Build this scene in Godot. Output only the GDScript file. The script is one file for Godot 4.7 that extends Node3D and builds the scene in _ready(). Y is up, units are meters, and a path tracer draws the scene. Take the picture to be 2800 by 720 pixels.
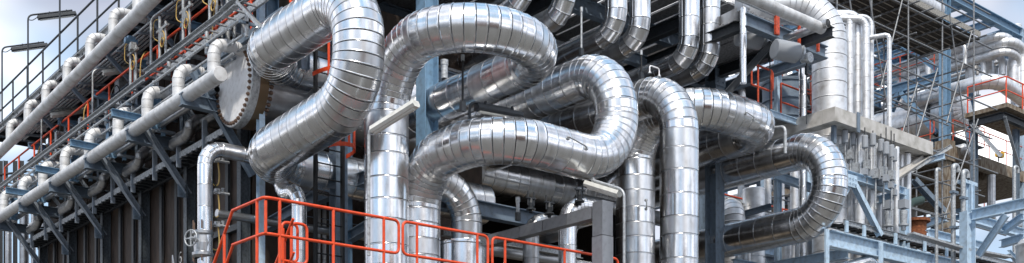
extends Node3D
# A gas plant seen from the ground: aluminium-clad expansion loops in front of a fired heater (left) and a pipe rack (right).
# World axes: y up, metres; -z runs back to the left along the heater, +x runs back to the right along the loops.

const FOCAL := 2990.0
const MID_X := 1400.0
const SKYLINE := 1300.0
const EYE := Vector3(0, 1.7, 0)
const TURN := -0.6862
var ahead := Vector3(sin(-TURN), 0, -cos(TURN))
var across := Vector3(cos(TURN), 0, sin(-TURN))
var rng := RandomNumberGenerator.new()
var M := {}
var taken := {}

# ---------------------------------------------------------------- survey: bearings to world points
func ray(px: float, py: float) -> Vector3:
	return across * ((px - MID_X) / FOCAL) + Vector3.UP * ((SKYLINE - py) / FOCAL) + ahead
func at(px: float, py: float, d: float) -> Vector3:
	return EYE + ray(px, py) * d
func on_x(px: float, py: float, x: float) -> Vector3:
	var r := ray(px, py)
	return EYE + r * (x / r.x)
func on_z(px: float, py: float, z: float) -> Vector3:
	var r := ray(px, py)
	return EYE + r * (z / r.z)
func on_y(px: float, py: float, y: float) -> Vector3:
	var r := ray(px, py)
	return EYE + r * ((y - EYE.y) / r.y)

# ---------------------------------------------------------------- mesh collector
class Shape:
	var v := PackedVector3Array()
	var n := PackedVector3Array()
	var ix := PackedInt32Array()
	func tri_n(a: Vector3, b: Vector3, c: Vector3, na: Vector3, nb: Vector3, nc: Vector3) -> void:
		var k := v.size()
		var g := (c - a).cross(b - a)
		v.append(a); v.append(b); v.append(c)
		n.append(na); n.append(nb); n.append(nc)
		if g.dot(na + nb + nc) >= 0.0:
			ix.append(k); ix.append(k + 1); ix.append(k + 2)
		else:
			ix.append(k); ix.append(k + 2); ix.append(k + 1)
	func quad_n(a: Vector3, b: Vector3, c: Vector3, d: Vector3, na: Vector3, nb: Vector3, nc: Vector3, nd: Vector3) -> void:
		var k := v.size()
		var g := (c - a).cross(b - d)
		v.append(a); v.append(b); v.append(c); v.append(d)
		n.append(na); n.append(nb); n.append(nc); n.append(nd)
		if g.dot(na + nb + nc + nd) >= 0.0:
			ix.append_array([k, k + 1, k + 2, k, k + 2, k + 3])
		else:
			ix.append_array([k, k + 2, k + 1, k, k + 3, k + 2])
	func quad(a: Vector3, b: Vector3, c: Vector3, d: Vector3, out: Vector3) -> void:
		var g := (c - a).cross(b - d).normalized()
		if g.dot(out) < 0.0:
			g = -g
		quad_n(a, b, c, d, g, g, g, g)
	func box(c: Vector3, s: Vector3, b := Basis()) -> void:
		var h := s * 0.5
		for ax in 3:
			var e: Vector3 = b[ax] * h[ax]
			var f: Vector3 = b[(ax + 1) % 3] * h[(ax + 1) % 3]
			var g: Vector3 = b[(ax + 2) % 3] * h[(ax + 2) % 3]
			for sg in [-1.0, 1.0]:
				var o: Vector3 = c + e * sg
				quad(o - f - g, o + f - g, o + f + g, o - f + g, e * sg)
	func bar(a: Vector3, b: Vector3, w: float, h: float, up := Vector3.UP) -> void:
		var t := (b - a).normalized()
		var s := t.cross(up)
		if s.length() < 0.01:
			s = t.cross(Vector3(1, 0, 0.3))
		s = s.normalized()
		box((a + b) * 0.5, Vector3(w, s.cross(t).length() * h, a.distance_to(b)), Basis(s, s.cross(t), -t))
	func tube(a: Vector3, b: Vector3, ra: float, rb := -1.0, sides := 10, caps := true) -> void:
		if rb < 0.0:
			rb = ra
		var t := (b - a).normalized()
		var s := t.cross(Vector3.UP if abs(t.y) < 0.9 else Vector3.RIGHT).normalized()
		var u := s.cross(t)
		var slope := (ra - rb) / maxf(a.distance_to(b), 0.0001)
		for i in sides:
			var p := TAU * i / sides
			var q := TAU * (i + 1) / sides
			var dp := s * cos(p) + u * sin(p)
			var dq := s * cos(q) + u * sin(q)
			var np := (dp + t * slope).normalized()
			var nq := (dq + t * slope).normalized()
			quad_n(a + dp * ra, a + dq * ra, b + dq * rb, b + dp * rb, np, nq, nq, np)
			if caps:
				tri_n(a, a + dp * ra, a + dq * ra, -t, -t, -t)
				tri_n(b, b + dp * rb, b + dq * rb, t, t, t)
	func sweep(pts: Array, r: float, sides := 8, caps := true) -> void:
		var m := pts.size()
		var t := (Vector3(pts[1]) - Vector3(pts[0])).normalized()
		var s := t.cross(Vector3.UP if abs(t.y) < 0.9 else Vector3.RIGHT).normalized()
		var last := []
		for k in m:
			var here: Vector3 = pts[k]
			var before: Vector3 = pts[maxi(k - 1, 0)]
			var after: Vector3 = pts[mini(k + 1, m - 1)]
			t = (after - before).normalized()
			s = (s - t * s.dot(t)).normalized()
			var u := s.cross(t)
			var ring := []
			for i in sides:
				var p := TAU * i / sides
				ring.append(s * cos(p) + u * sin(p))
			if k > 0:
				var was: Vector3 = pts[k - 1]
				for i in sides:
					var j := (i + 1) % sides
					quad_n(was + last[i] * r, was + last[j] * r, here + ring[j] * r, here + ring[i] * r, last[i], last[j], ring[j], ring[i])
			if caps and (k == 0 or k == m - 1):
				var e := -t if k == 0 else t
				for i in sides:
					tri_n(here, here + ring[i] * r, here + ring[(i + 1) % sides] * r, e, e, e)
			last = ring
	func prism(poly: PackedVector2Array, a: Vector3, b: Vector3, up := Vector3.UP) -> void:
		var t := (b - a).normalized()
		var s := t.cross(up)
		if s.length() < 0.01:
			s = t.cross(Vector3(1, 0, 0.3))
		s = s.normalized()
		var u := s.cross(t)
		var m := poly.size()
		var mid := Vector2.ZERO
		var cw := Geometry2D.is_polygon_clockwise(poly)
		for i in m:
			var p := poly[i]
			var q := poly[(i + 1) % m]
			var e := q - p
			var o := Vector2(-e.y, e.x) if cw else Vector2(e.y, -e.x)
			var out := (s * o.x + u * o.y).normalized()
			var P := s * p.x + u * p.y
			var Q := s * q.x + u * q.y
			quad(a + P, a + Q, b + Q, b + P, out)
		var tr := Geometry2D.triangulate_polygon(poly)
		for i in range(0, tr.size(), 3):
			var A := s * poly[tr[i]].x + u * poly[tr[i]].y
			var B := s * poly[tr[i + 1]].x + u * poly[tr[i + 1]].y
			var C := s * poly[tr[i + 2]].x + u * poly[tr[i + 2]].y
			tri_n(a + A, a + B, a + C, -t, -t, -t)
			tri_n(b + A, b + B, b + C, t, t, t)
	func lathe(a: Vector3, t: Vector3, prof: Array, sides := 24) -> void:   # prof: [along, radius] pairs
		var s := t.cross(Vector3.UP if abs(t.y) < 0.9 else Vector3.RIGHT).normalized()
		var u := s.cross(t)
		for k in prof.size() - 1:
			var p0: Array = prof[k]
			var p1: Array = prof[k + 1]
			var dl: float = p1[0] - p0[0]
			var dr: float = p1[1] - p0[1]
			var nl := Vector2(-dr, dl).normalized()
			for i in sides:
				var c := TAU * i / sides
				var e := TAU * (i + 1) / sides
				var dc := s * cos(c) + u * sin(c)
				var de := s * cos(e) + u * sin(e)
				var nc := dc * nl.y + t * nl.x
				var ne := de * nl.y + t * nl.x
				quad_n(a + t * p0[0] + dc * p0[1], a + t * p0[0] + de * p0[1], a + t * p1[0] + de * p1[1], a + t * p1[0] + dc * p1[1], nc, ne, ne, nc)
	func mesh() -> ArrayMesh:
		var arr := []
		arr.resize(Mesh.ARRAY_MAX)
		arr[Mesh.ARRAY_VERTEX] = v
		arr[Mesh.ARRAY_NORMAL] = n
		arr[Mesh.ARRAY_INDEX] = ix
		var am := ArrayMesh.new()
		am.add_surface_from_arrays(Mesh.PRIMITIVE_TRIANGLES, arr)
		return am

# ---------------------------------------------------------------- naming and parenting
func numbered(called: String) -> String:
	var k: int = taken.get(called, 0)
	taken[called] = k + 1
	return called if k == 0 else "%s_%03d" % [called, k]
func tag(o: Node, label: String, category: String, group := "") -> Node:
	o.set_meta("label", label)
	o.set_meta("category", category)
	if group != "":
		o.set_meta("group", group)
	return o
func thing(called: String, label: String, category: String, base: Vector3, group := "") -> Node3D:
	var o := Node3D.new()
	o.name = numbered(called)
	add_child(o)
	o.position = base
	o.set_meta("kind", "thing")
	tag(o, label, category, group)
	return o
func world_of(o: Node) -> Vector3:
	var p := Vector3.ZERO
	var k := o
	while k is Node3D and k != self:
		p += (k as Node3D).position
		k = k.get_parent()
	return p
# a part whose shape is given in world coordinates
func part(parent: Node, called: String, s: Shape, m: Material) -> MeshInstance3D:
	return part_mesh(parent, called, s.mesh(), m)
func part_mesh(parent: Node, called: String, mesh: Mesh, m: Material) -> MeshInstance3D:
	var o := MeshInstance3D.new()
	o.name = called
	o.mesh = mesh
	o.material_override = m
	parent.add_child(o, true)
	o.position = -world_of(parent)
	return o
# a shared mesh put at a world transform
func piece(parent: Node, called: String, mesh: Mesh, m: Material, tf: Transform3D) -> MeshInstance3D:
	var o := MeshInstance3D.new()
	o.name = called
	o.mesh = mesh
	o.material_override = m
	parent.add_child(o, true)
	o.transform = tf
	o.position = tf.origin - world_of(parent)
	return o
func sub(parent: Node, called: String, base: Vector3) -> Node3D:
	var o := Node3D.new()
	o.name = called
	parent.add_child(o, true)
	o.position = base - world_of(parent)
	return o
func structure(called: String, s: Shape, m: Material) -> MeshInstance3D:
	var o := part(self, called, s, m)
	o.set_meta("kind", "structure")
	return o

# ---------------------------------------------------------------- rolled steel
func i_poly(h: float, w: float, t := 0.0) -> PackedVector2Array:
	if t == 0.0:
		t = h * 0.07
	var a := w * 0.5
	var b := h * 0.5
	var c := t * 0.4
	return PackedVector2Array([Vector2(-a, -b), Vector2(a, -b), Vector2(a, -b + t), Vector2(c, -b + t), Vector2(c, b - t), Vector2(a, b - t), Vector2(a, b), Vector2(-a, b), Vector2(-a, b - t), Vector2(-c, b - t), Vector2(-c, -b + t), Vector2(-a, -b + t)])
func c_poly(h: float, w: float) -> PackedVector2Array:
	var t := h * 0.08
	var b := h * 0.5
	return PackedVector2Array([Vector2(0, -b), Vector2(w, -b), Vector2(w, -b + t), Vector2(t, -b + t), Vector2(t, b - t), Vector2(w, b - t), Vector2(w, b), Vector2(0, b)])
func l_poly(w: float) -> PackedVector2Array:
	var t := w * 0.14
	return PackedVector2Array([Vector2(0, 0), Vector2(w, 0), Vector2(w, t), Vector2(t, t), Vector2(t, w), Vector2(0, w)])
func i_beam(parent: Node, called: String, a: Vector3, b: Vector3, h: float, w: float, m: Material, up := Vector3.UP) -> MeshInstance3D:
	var s := Shape.new()
	s.prism(i_poly(h, w), a, b, up)
	return part(parent, called, s, m)
func channel(parent: Node, called: String, a: Vector3, b: Vector3, h: float, w: float, m: Material, up := Vector3.UP) -> MeshInstance3D:
	var s := Shape.new()
	s.prism(c_poly(h, w), a, b, up)
	return part(parent, called, s, m)
func angle_bar(parent: Node, called: String, a: Vector3, b: Vector3, w: float, m: Material, up := Vector3.UP) -> MeshInstance3D:
	var s := Shape.new()
	s.prism(l_poly(w), a, b, up)
	return part(parent, called, s, m)
func bar(parent: Node, called: String, a: Vector3, b: Vector3, w: float, h: float, m: Material, up := Vector3.UP) -> MeshInstance3D:
	var s := Shape.new()
	s.bar(a, b, w, h, up)
	return part(parent, called, s, m)
func rod(parent: Node, called: String, a: Vector3, b: Vector3, r: float, m: Material, sides := 8) -> MeshInstance3D:
	var s := Shape.new()
	s.tube(a, b, r, r, sides)
	return part(parent, called, s, m)
func rounded(pts: Array, bend: float, steps := 5) -> Array:
	var out := [pts[0]]
	for k in range(1, pts.size() - 1):
		var p: Vector3 = pts[k]
		var u := (Vector3(pts[k - 1]) - p)
		var w := (Vector3(pts[k + 1]) - p)
		var c := minf(bend, 0.48 * minf(u.length(), w.length()))
		var a := p + u.normalized() * c
		var b := p + w.normalized() * c
		for i in steps + 1:
			var f := float(i) / steps
			out.append(a.lerp(p, f).lerp(p.lerp(b, f), f))
	out.append(pts[-1])
	return out
func bent_rod(parent: Node, called: String, pts: Array, bend: float, r: float, m: Material, sides := 8) -> MeshInstance3D:
	var s := Shape.new()
	s.sweep(rounded(pts, bend), r, sides)
	return part(parent, called, s, m)

# ---------------------------------------------------------------- insulated pipes, clad sheet by sheet
# stations along a centre line: straight runs are cut every `run` metres, bends every `gore` degrees
func stations(pts: Array, bend: float, run: float, gore: float) -> Array:
	var out := []
	var from: Vector3 = pts[0]
	var n := pts.size()
	var heading := (Vector3(pts[1]) - from).normalized()
	out.append([from, heading])
	for k in range(1, n):
		var p: Vector3 = pts[k]
		var cut := 0.0
		var u := (p - Vector3(pts[k - 1])).normalized()
		var w := u
		var turn := 0.0
		if k < n - 1:
			w = (Vector3(pts[k + 1]) - p).normalized()
			turn = u.angle_to(w)
			cut = bend * tan(turn * 0.5)
		var to := p - u * cut
		var long := from.distance_to(to)
		if long > 0.02:
			var pieces := maxi(1, roundi(long / run))
			for i in range(1, pieces + 1):
				var f := float(i) / pieces
				if i < pieces:
					f += rng.randf_range(-0.12, 0.12) / pieces
				out.append([from.lerp(to, f), u])
		if k < n - 1 and turn > 0.02:
			var axis := u.cross(w).normalized()
			var inward := axis.cross(u)
			var c := to + inward * bend
			var parts := maxi(1, roundi(rad_to_deg(turn) / gore))
			for i in range(1, parts + 1):
				var ang := turn * i / parts
				out.append([c - inward.rotated(axis, ang) * bend, u.rotated(axis, ang)])
			from = p + w * cut
		else:
			from = p
	return out
func sheet(p0: Vector3, p1: Vector3, n0: Vector3, n1: Vector3, b0: Vector3, b1: Vector3, r: float, sides: int, bead: float, seam: float) -> ArrayMesh:
	var s := Shape.new()
	var long := p0.distance_to(p1)
	var bw := minf(bead * 3.6, long * 0.22) / long
	var steps := [[0.0, 0.0], [1.0 - bw, 0.0], [1.0 - bw * 0.75, bead * 0.5], [1.0 - bw * 0.42, bead * 0.5], [1.0 - bw * 0.3, -bead * 1.8]]
	var verts := []
	var dirs := []
	var dr0 := rng.randf_range(-0.25, 0.25) * bead
	var dr1 := rng.randf_range(-0.25, 0.25) * bead
	for i in sides + 1:
		var a := seam + TAU * i / sides
		var d0 := n0 * cos(a) + b0 * sin(a)
		var d1 := n1 * cos(a) + b1 * sin(a)
		var lift := bead * 1.3 * maxf(0.0, 1.0 - 9.0 * i / sides)   # the lap of the sheet over its own edge
		var e0 := p0 + d0 * (r + dr0 + lift)
		var e1 := p1 + d1 * (r + dr1 + lift)
		var l := (e1 - e0).normalized()
		var dm := d0 + d1
		var nn := (dm - l * dm.dot(l)).normalized()
		var col := []
		for q in steps:
			col.append(e0.lerp(e1, q[0]) + nn * float(q[1]))
		verts.append(col)
		dirs.append([nn, l])
	for i in sides:
		var A: Array = verts[i]
		var B: Array = verts[i + 1]
		var na: Vector3 = dirs[i][0]
		var nb: Vector3 = dirs[i + 1][0]
		var la: Vector3 = dirs[i][1]
		var lb: Vector3 = dirs[i + 1][1]
		s.quad_n(A[0], B[0], B[1], A[1], na, nb, nb, na)
		s.quad_n(A[1], B[1], B[2], A[2], (na - la * 0.5).normalized(), (nb - lb * 0.5).normalized(), (nb - lb * 0.3).normalized(), (na - la * 0.3).normalized())
		s.quad_n(A[2], B[2], B[3], A[3], na, nb, (nb + lb * 0.4).normalized(), (na + la * 0.4).normalized())
		s.quad_n(A[3], B[3], B[4], A[4], (na * 0.4 + la).normalized(), (nb * 0.4 + lb).normalized(), (na * 0.2 + la).normalized(), (nb * 0.2 + lb).normalized())
		if i == 0:   # the free edge of the lap
			var Z: Array = verts[sides]
			s.quad(A[0], Z[0], Z[1], A[1], dirs[0][0].cross(la))
	return s.mesh()
# one insulated pipe; opt: run, gore, sides, bead, mat (array of materials), parent, group, cap0, cap1, seam
func pipe(called: String, label: String, pts: Array, dia: float, bend: float, opt := {}) -> Node3D:
	var mats: Array = opt.get("mat", M.clad)
	var o: Node3D
	if opt.has("parent"):
		o = sub(opt.parent, called, pts[0])
	else:
		o = thing(called, label, opt.get("category", "pipe"), pts[0], opt.get("group", ""))
	var st := stations(pts, bend, opt.get("run", dia * 0.6), opt.get("gore", 10.0))
	var sides: int = opt.get("sides", 36)
	var bead: float = opt.get("bead", clampf(dia * 0.0125, 0.004, 0.009))
	var t: Vector3 = st[0][1]
	var n := t.cross(Vector3.UP if abs(t.y) < 0.9 else Vector3(0.6, 0, 0.8)).normalized()
	var seam: float = opt.get("seam", 0.6)
	if opt.get("cap0", false):
		end_cap(o, st[0][0], -t, dia * 0.5, mats[0])
	for k in st.size() - 1:
		var t1: Vector3 = st[k + 1][1]
		var n1 := n
		var ax := t.cross(t1)
		if ax.length() > 0.0001:
			n1 = n.rotated(ax.normalized(), t.angle_to(t1))
		n1 = (n1 - t1 * n1.dot(t1)).normalized()
		if st[k][0].distance_to(st[k + 1][0]) > 0.004:
			var am := sheet(st[k][0], st[k + 1][0], n, n1, t.cross(n), t1.cross(n1), dia * 0.5, sides, bead, seam + rng.randf_range(-0.05, 0.05))
			part_mesh(o, "cladding_sheet", am, mats[rng.randi() % mats.size()])
		t = t1
		n = n1
	if opt.get("cap1", false):
		end_cap(o, st[-1][0], t, dia * 0.5, mats[0])
	return o
func end_cap(o: Node, p: Vector3, t: Vector3, r: float, m: Material) -> void:
	var s := Shape.new()
	s.lathe(p, t, [[-0.05, r * 1.015], [0.0, r * 1.015], [r * 0.06, r * 0.97], [r * 0.09, r * 0.5], [r * 0.1, 0.0]], 28)
	part(o, "end_cap", s, m)

# ---------------------------------------------------------------- materials
func noise_tex(seed_: int, freq: float, kind: int, ramp: Array, normal := 0.0, size := 512) -> NoiseTexture2D:
	var f := FastNoiseLite.new()
	f.seed = seed_
	f.frequency = freq
	f.noise_type = kind
	f.fractal_octaves = 5
	var t := NoiseTexture2D.new()
	t.width = size
	t.height = size
	t.seamless = true
	t.noise = f
	if normal > 0.0:
		t.as_normal_map = true
		t.bump_strength = normal
	elif ramp.size() > 0:
		var g := Gradient.new()
		g.offsets = PackedFloat32Array(range(ramp.size()).map(func(i): return i / float(ramp.size() - 1)))
		g.colors = PackedColorArray(ramp)
		t.color_ramp = g
	return t
func grey(v: float) -> Color:
	return Color(v, v, v).linear_to_srgb()
func mat(c: Color, rough: float, metal := 0.0) -> StandardMaterial3D:
	var m := StandardMaterial3D.new()
	m.albedo_color = c
	m.roughness = rough
	m.metallic = metal
	m.uv1_triplanar = true
	m.uv1_world_triplanar = true
	m.uv1_scale = Vector3.ONE
	return m
func make_materials() -> void:
	var simplex := FastNoiseLite.TYPE_SIMPLEX_SMOOTH
	var dents := noise_tex(3, 0.006, simplex, [], 6.0)
	var smear := noise_tex(5, 0.02, simplex, [Color(0.42, 0.42, 0.42), Color(0.75, 0.75, 0.75), Color(0.95, 0.95, 0.95), Color(1, 1, 1)])
	var rough_n := noise_tex(6, 0.012, simplex, [grey(0.0), grey(0.3), grey(0.7), grey(1.0)])
	var grime := noise_tex(7, 0.01, simplex, [Color(0.8, 0.785, 0.765), Color(0.94, 0.935, 0.93), Color(1, 1, 1), Color(1, 1, 1)])
	var wear := noise_tex(8, 0.025, simplex, [Color(0.6, 0.58, 0.56), Color(0.85, 0.85, 0.85), Color(1, 1, 1), Color(1.0, 1.0, 1.0)])
	var conc := noise_tex(9, 0.03, simplex, [Color(0.72, 0.71, 0.69), Color(0.88, 0.875, 0.86), Color(0.96, 0.955, 0.95), Color(1, 1, 1)])
	var rusty := noise_tex(10, 0.018, simplex, [Color(0.5, 0.4, 0.33), Color(0.76, 0.7, 0.64), Color(0.95, 0.94, 0.92), Color(1, 1, 1)])
	var faint := noise_tex(12, 0.012, simplex, [Color(0.9, 0.89, 0.885), Color(0.97, 0.97, 0.965), Color(1, 1, 1), Color(1, 1, 1)])
	M.clad = []
	for k in 4:
		var m := mat(Color(0.95, 0.955, 0.965).darkened([0.0, 0.03, 0.07, 0.02][k]), [0.2, 0.25, 0.3, 0.22][k], 1.0)
		m.albedo_texture = grime
		m.uv1_scale = Vector3(0.7, 0.25, 0.7) * (1.0 + 0.15 * k)
		m.uv1_offset = Vector3(0.31, 0.17, 0.53) * k
		m.normal_enabled = true
		m.normal_texture = dents
		m.normal_scale = 0.1
		M.clad.append(m)
	M.clad_old = []
	for k in 2:
		var m := mat(Color(0.74, 0.745, 0.755).darkened(0.06 * k), 0.36, 1.0)
		m.albedo_texture = grime
		m.uv1_scale = Vector3.ONE * 0.5
		m.normal_enabled = true
		m.normal_texture = dents
		m.normal_scale = 0.3
		M.clad_old.append(m)
	M.clad_dull = []
	for k in 2:
		var m := mat(Color(0.86, 0.865, 0.875).darkened(0.04 * k), 0.6, 0.35)
		m.albedo_texture = grime
		m.uv1_scale = Vector3.ONE * 0.7
		M.clad_dull.append(m)
	M.galv = mat(Color(0.72, 0.735, 0.75), 0.5, 0.55)
	M.galv.albedo_texture = wear
	M.blue = mat(Color(0.70, 0.79, 0.87), 0.55)
	M.blue.albedo_texture = grime
	M.blue_deep = mat(Color(0.44, 0.57, 0.68), 0.5)
	M.blue_deep.albedo_texture = grime
	M.slate = mat(Color(0.42, 0.48, 0.545), 0.55)
	M.slate.albedo_texture = grime
	M.dark_steel = mat(Color(0.17, 0.19, 0.215), 0.55)
	M.dark_steel.albedo_texture = wear
	M.black = mat(Color(0.07, 0.075, 0.085), 0.6)
	M.plate = mat(Color(0.245, 0.195, 0.165), 0.75)
	M.plate.albedo_texture = wear
	M.plate.uv1_scale = Vector3(0.4, 0.15, 0.4)
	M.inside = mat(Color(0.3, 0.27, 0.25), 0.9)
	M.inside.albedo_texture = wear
	M.orange = mat(Color(0.88, 0.3, 0.12), 0.42)
	M.orange.albedo_texture = grime
	M.orange_old = mat(Color(0.78, 0.3, 0.17), 0.55)
	M.orange_old.albedo_texture = wear
	M.concrete = mat(Color(0.77, 0.765, 0.76), 0.9)
	M.concrete.albedo_texture = conc
	M.concrete.uv1_scale = Vector3.ONE * 0.16
	M.concrete_old = mat(Color(0.55, 0.52, 0.48), 0.92)
	M.concrete_old.albedo_texture = rusty
	M.concrete_old.uv1_scale = Vector3(0.5, 0.2, 0.5)
	M.white = mat(Color(0.93, 0.93, 0.94), 0.5)
	M.white.albedo_texture = faint
	M.brass = mat(Color(0.45, 0.38, 0.3), 0.45, 0.8)
	M.bolt = mat(Color(0.45, 0.37, 0.32), 0.5, 0.6)
	M.yellow = mat(Color(0.93, 0.72, 0.12), 0.5)
	M.hose = mat(Color(0.74, 0.62, 0.36), 0.6)
	M.green = mat(Color(0.1, 0.2, 0.165), 0.5)
	M.rust = mat(Color(0.55, 0.33, 0.2), 0.85)
	M.rust.albedo_texture = rusty
	M.ground = mat(Color(0.4, 0.395, 0.385), 0.95)
	M.ground.albedo_texture = conc
	M.ground.uv1_scale = Vector3.ONE * 0.12
	M.clad_soft = []
	for k in 2:
		var m := mat(Color(0.9, 0.905, 0.915).darkened(0.03 * k), 0.45, 0.8)
		m.albedo_texture = grime
		m.uv1_scale = Vector3.ONE * 0.6
		m.normal_enabled = true
		m.normal_texture = dents
		m.normal_scale = 0.2
		M.clad_soft.append(m)
	M.can = mat(Color(0.58, 0.6, 0.63), 0.55)
	M.plank = mat(Color(0.27, 0.25, 0.23), 0.85)
	M.plank.albedo_texture = wear
	M.plank_pale = mat(Color(0.6, 0.59, 0.57), 0.8)
	M.plank_pale.albedo_texture = wear
	M.clad_flat = []
	for k in 2:
		var m := mat(Color(0.62, 0.625, 0.64).darkened(0.07 * k), 0.42, 0.85)
		m.albedo_texture = faint
		m.normal_enabled = true
		m.normal_texture = dents
		m.normal_scale = 0.12
		M.clad_flat.append(m)
	M.scaffold_tube = mat(Color(0.55, 0.56, 0.575), 0.5, 0.5)
	M.scaffold_tube.albedo_texture = wear
	M.buckstay = mat(Color(0.3, 0.33, 0.36), 0.6)
	M.buckstay.albedo_texture = wear
	M.grey_steel = mat(Color(0.56, 0.6, 0.65), 0.5)
	M.grey_steel.albedo_texture = grime
	M.lamp_body = mat(Color(0.86, 0.86, 0.84), 0.5)
	M.lamp_body.albedo_texture = grime
	M.diffuser = mat(Color(0.82, 0.82, 0.8), 0.3)
	M.deck = mat(Color(0.52, 0.525, 0.54), 0.7, 0.1)
	M.deck.albedo_texture = wear
	M.grating = mat(Color(0.5, 0.52, 0.54), 0.55, 0.4)
	M.grating.albedo_texture = wear

func make_sky() -> Sky:
	var w := 1024
	var h := 512
	var im := Image.create(w, h, false, Image.FORMAT_RGBF)
	var f := FastNoiseLite.new()
	f.seed = 21
	f.frequency = 1.1
	f.fractal_octaves = 6
	f.fractal_gain = 0.52
	f.noise_type = FastNoiseLite.TYPE_SIMPLEX_SMOOTH
	var g := FastNoiseLite.new()
	g.seed = 4
	g.frequency = 2.3
	g.fractal_octaves = 5
	g.noise_type = FastNoiseLite.TYPE_SIMPLEX_SMOOTH
	for y in h:
		var up := (0.5 - (y + 0.5) / h) * PI
		for x in w:
			var c := Color(0.30, 0.30, 0.31)
			if up > 0.0:
				var az := (x + 0.5) / w * TAU
				var d := Vector3(sin(az) * cos(up), sin(up), -cos(az) * cos(up))
				var q := Vector3(d.x, d.y * 1.9, d.z) * 1.25 + Vector3(47.95, 21.35, -32.55)
				var cover := smoothstep(-0.3, 0.12, f.get_noise_3dv(q))
				var body := pow(clampf(0.5 + 1.25 * g.get_noise_3dv(q), 0.0, 1.0), 1.8)
				var blue := Color(0.30, 0.52, 0.78).lerp(Color(0.62, 0.74, 0.88), pow(1.0 - sin(up), 4.0))
				var cloud := Color(0.34, 0.38, 0.49).lerp(Color(1.75, 1.75, 1.77), body)
				c = blue.lerp(cloud, cover)
			im.set_pixel(x, y, c)
	var p := PanoramaSkyMaterial.new()
	p.panorama = ImageTexture.create_from_image(im)
	var s := Sky.new()
	s.sky_material = p
	return s

func _ready() -> void:
	rng.seed = 77
	# camera: level, lens shifted upwards
	var cam := Camera3D.new()
	cam.name = "camera"
	cam.projection = Camera3D.PROJECTION_FRUSTUM
	cam.near = 0.1
	cam.far = 400.0
	cam.size = 0.1 * 720.0 / FOCAL
	cam.frustum_offset = Vector2(0, 0.1 * (SKYLINE - 360.0) / FOCAL)
	add_child(cam)
	cam.position = EYE
	cam.rotation = Vector3(0, TURN, 0)
	cam.current = true
	# bright broken cloud, the sun veiled behind the camera on the left
	var env := Environment.new()
	env.background_mode = Environment.BG_SKY
	env.sky = make_sky()
	env.tonemap_mode = Environment.TONE_MAPPER_LINEAR
	env.tonemap_exposure = 1.3
	env.sdfgi_enabled = true
	env.ssao_enabled = true
	env.ssil_enabled = true
	var we := WorldEnvironment.new()
	we.name = "world_environment"
	we.environment = env
	add_child(we)
	var sun := DirectionalLight3D.new()
	sun.name = "sun"
	sun.light_energy = 0.9
	sun.light_color = Color(1.0, 0.97, 0.92)
	sun.light_angular_distance = 4.0
	sun.shadow_enabled = true
	add_child(sun)
	sun.look_at_from_position(Vector3.ZERO, -Vector3(-0.42, 0.95, 0.58), Vector3.UP)
	make_materials()
	ground()
	heater()
	bay()
	main_loops()
	headers()
	walkways()
	blind_flange()
	access_rail()
	caged_ladder()
	middle_pipes()
	box_duct()
	left_details()
	rack_top()
	tall_riser()
	concrete_beam()
	blue_frames()
	under_ring()
	far_structure()
	scaffold()
	far_left()
	upper_left_clutter()
	left_banks()
	pipe_handles()
	racks()
	neighbours()

# ---------------------------------------------------------------- setting
func ground() -> void:
	var s := Shape.new()
	s.quad(Vector3(-300, 0, -300), Vector3(300, 0, -300), Vector3(300, 0, 300), Vector3(-300, 0, 300), Vector3.UP)
	structure("ground", s, M.ground)

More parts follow.
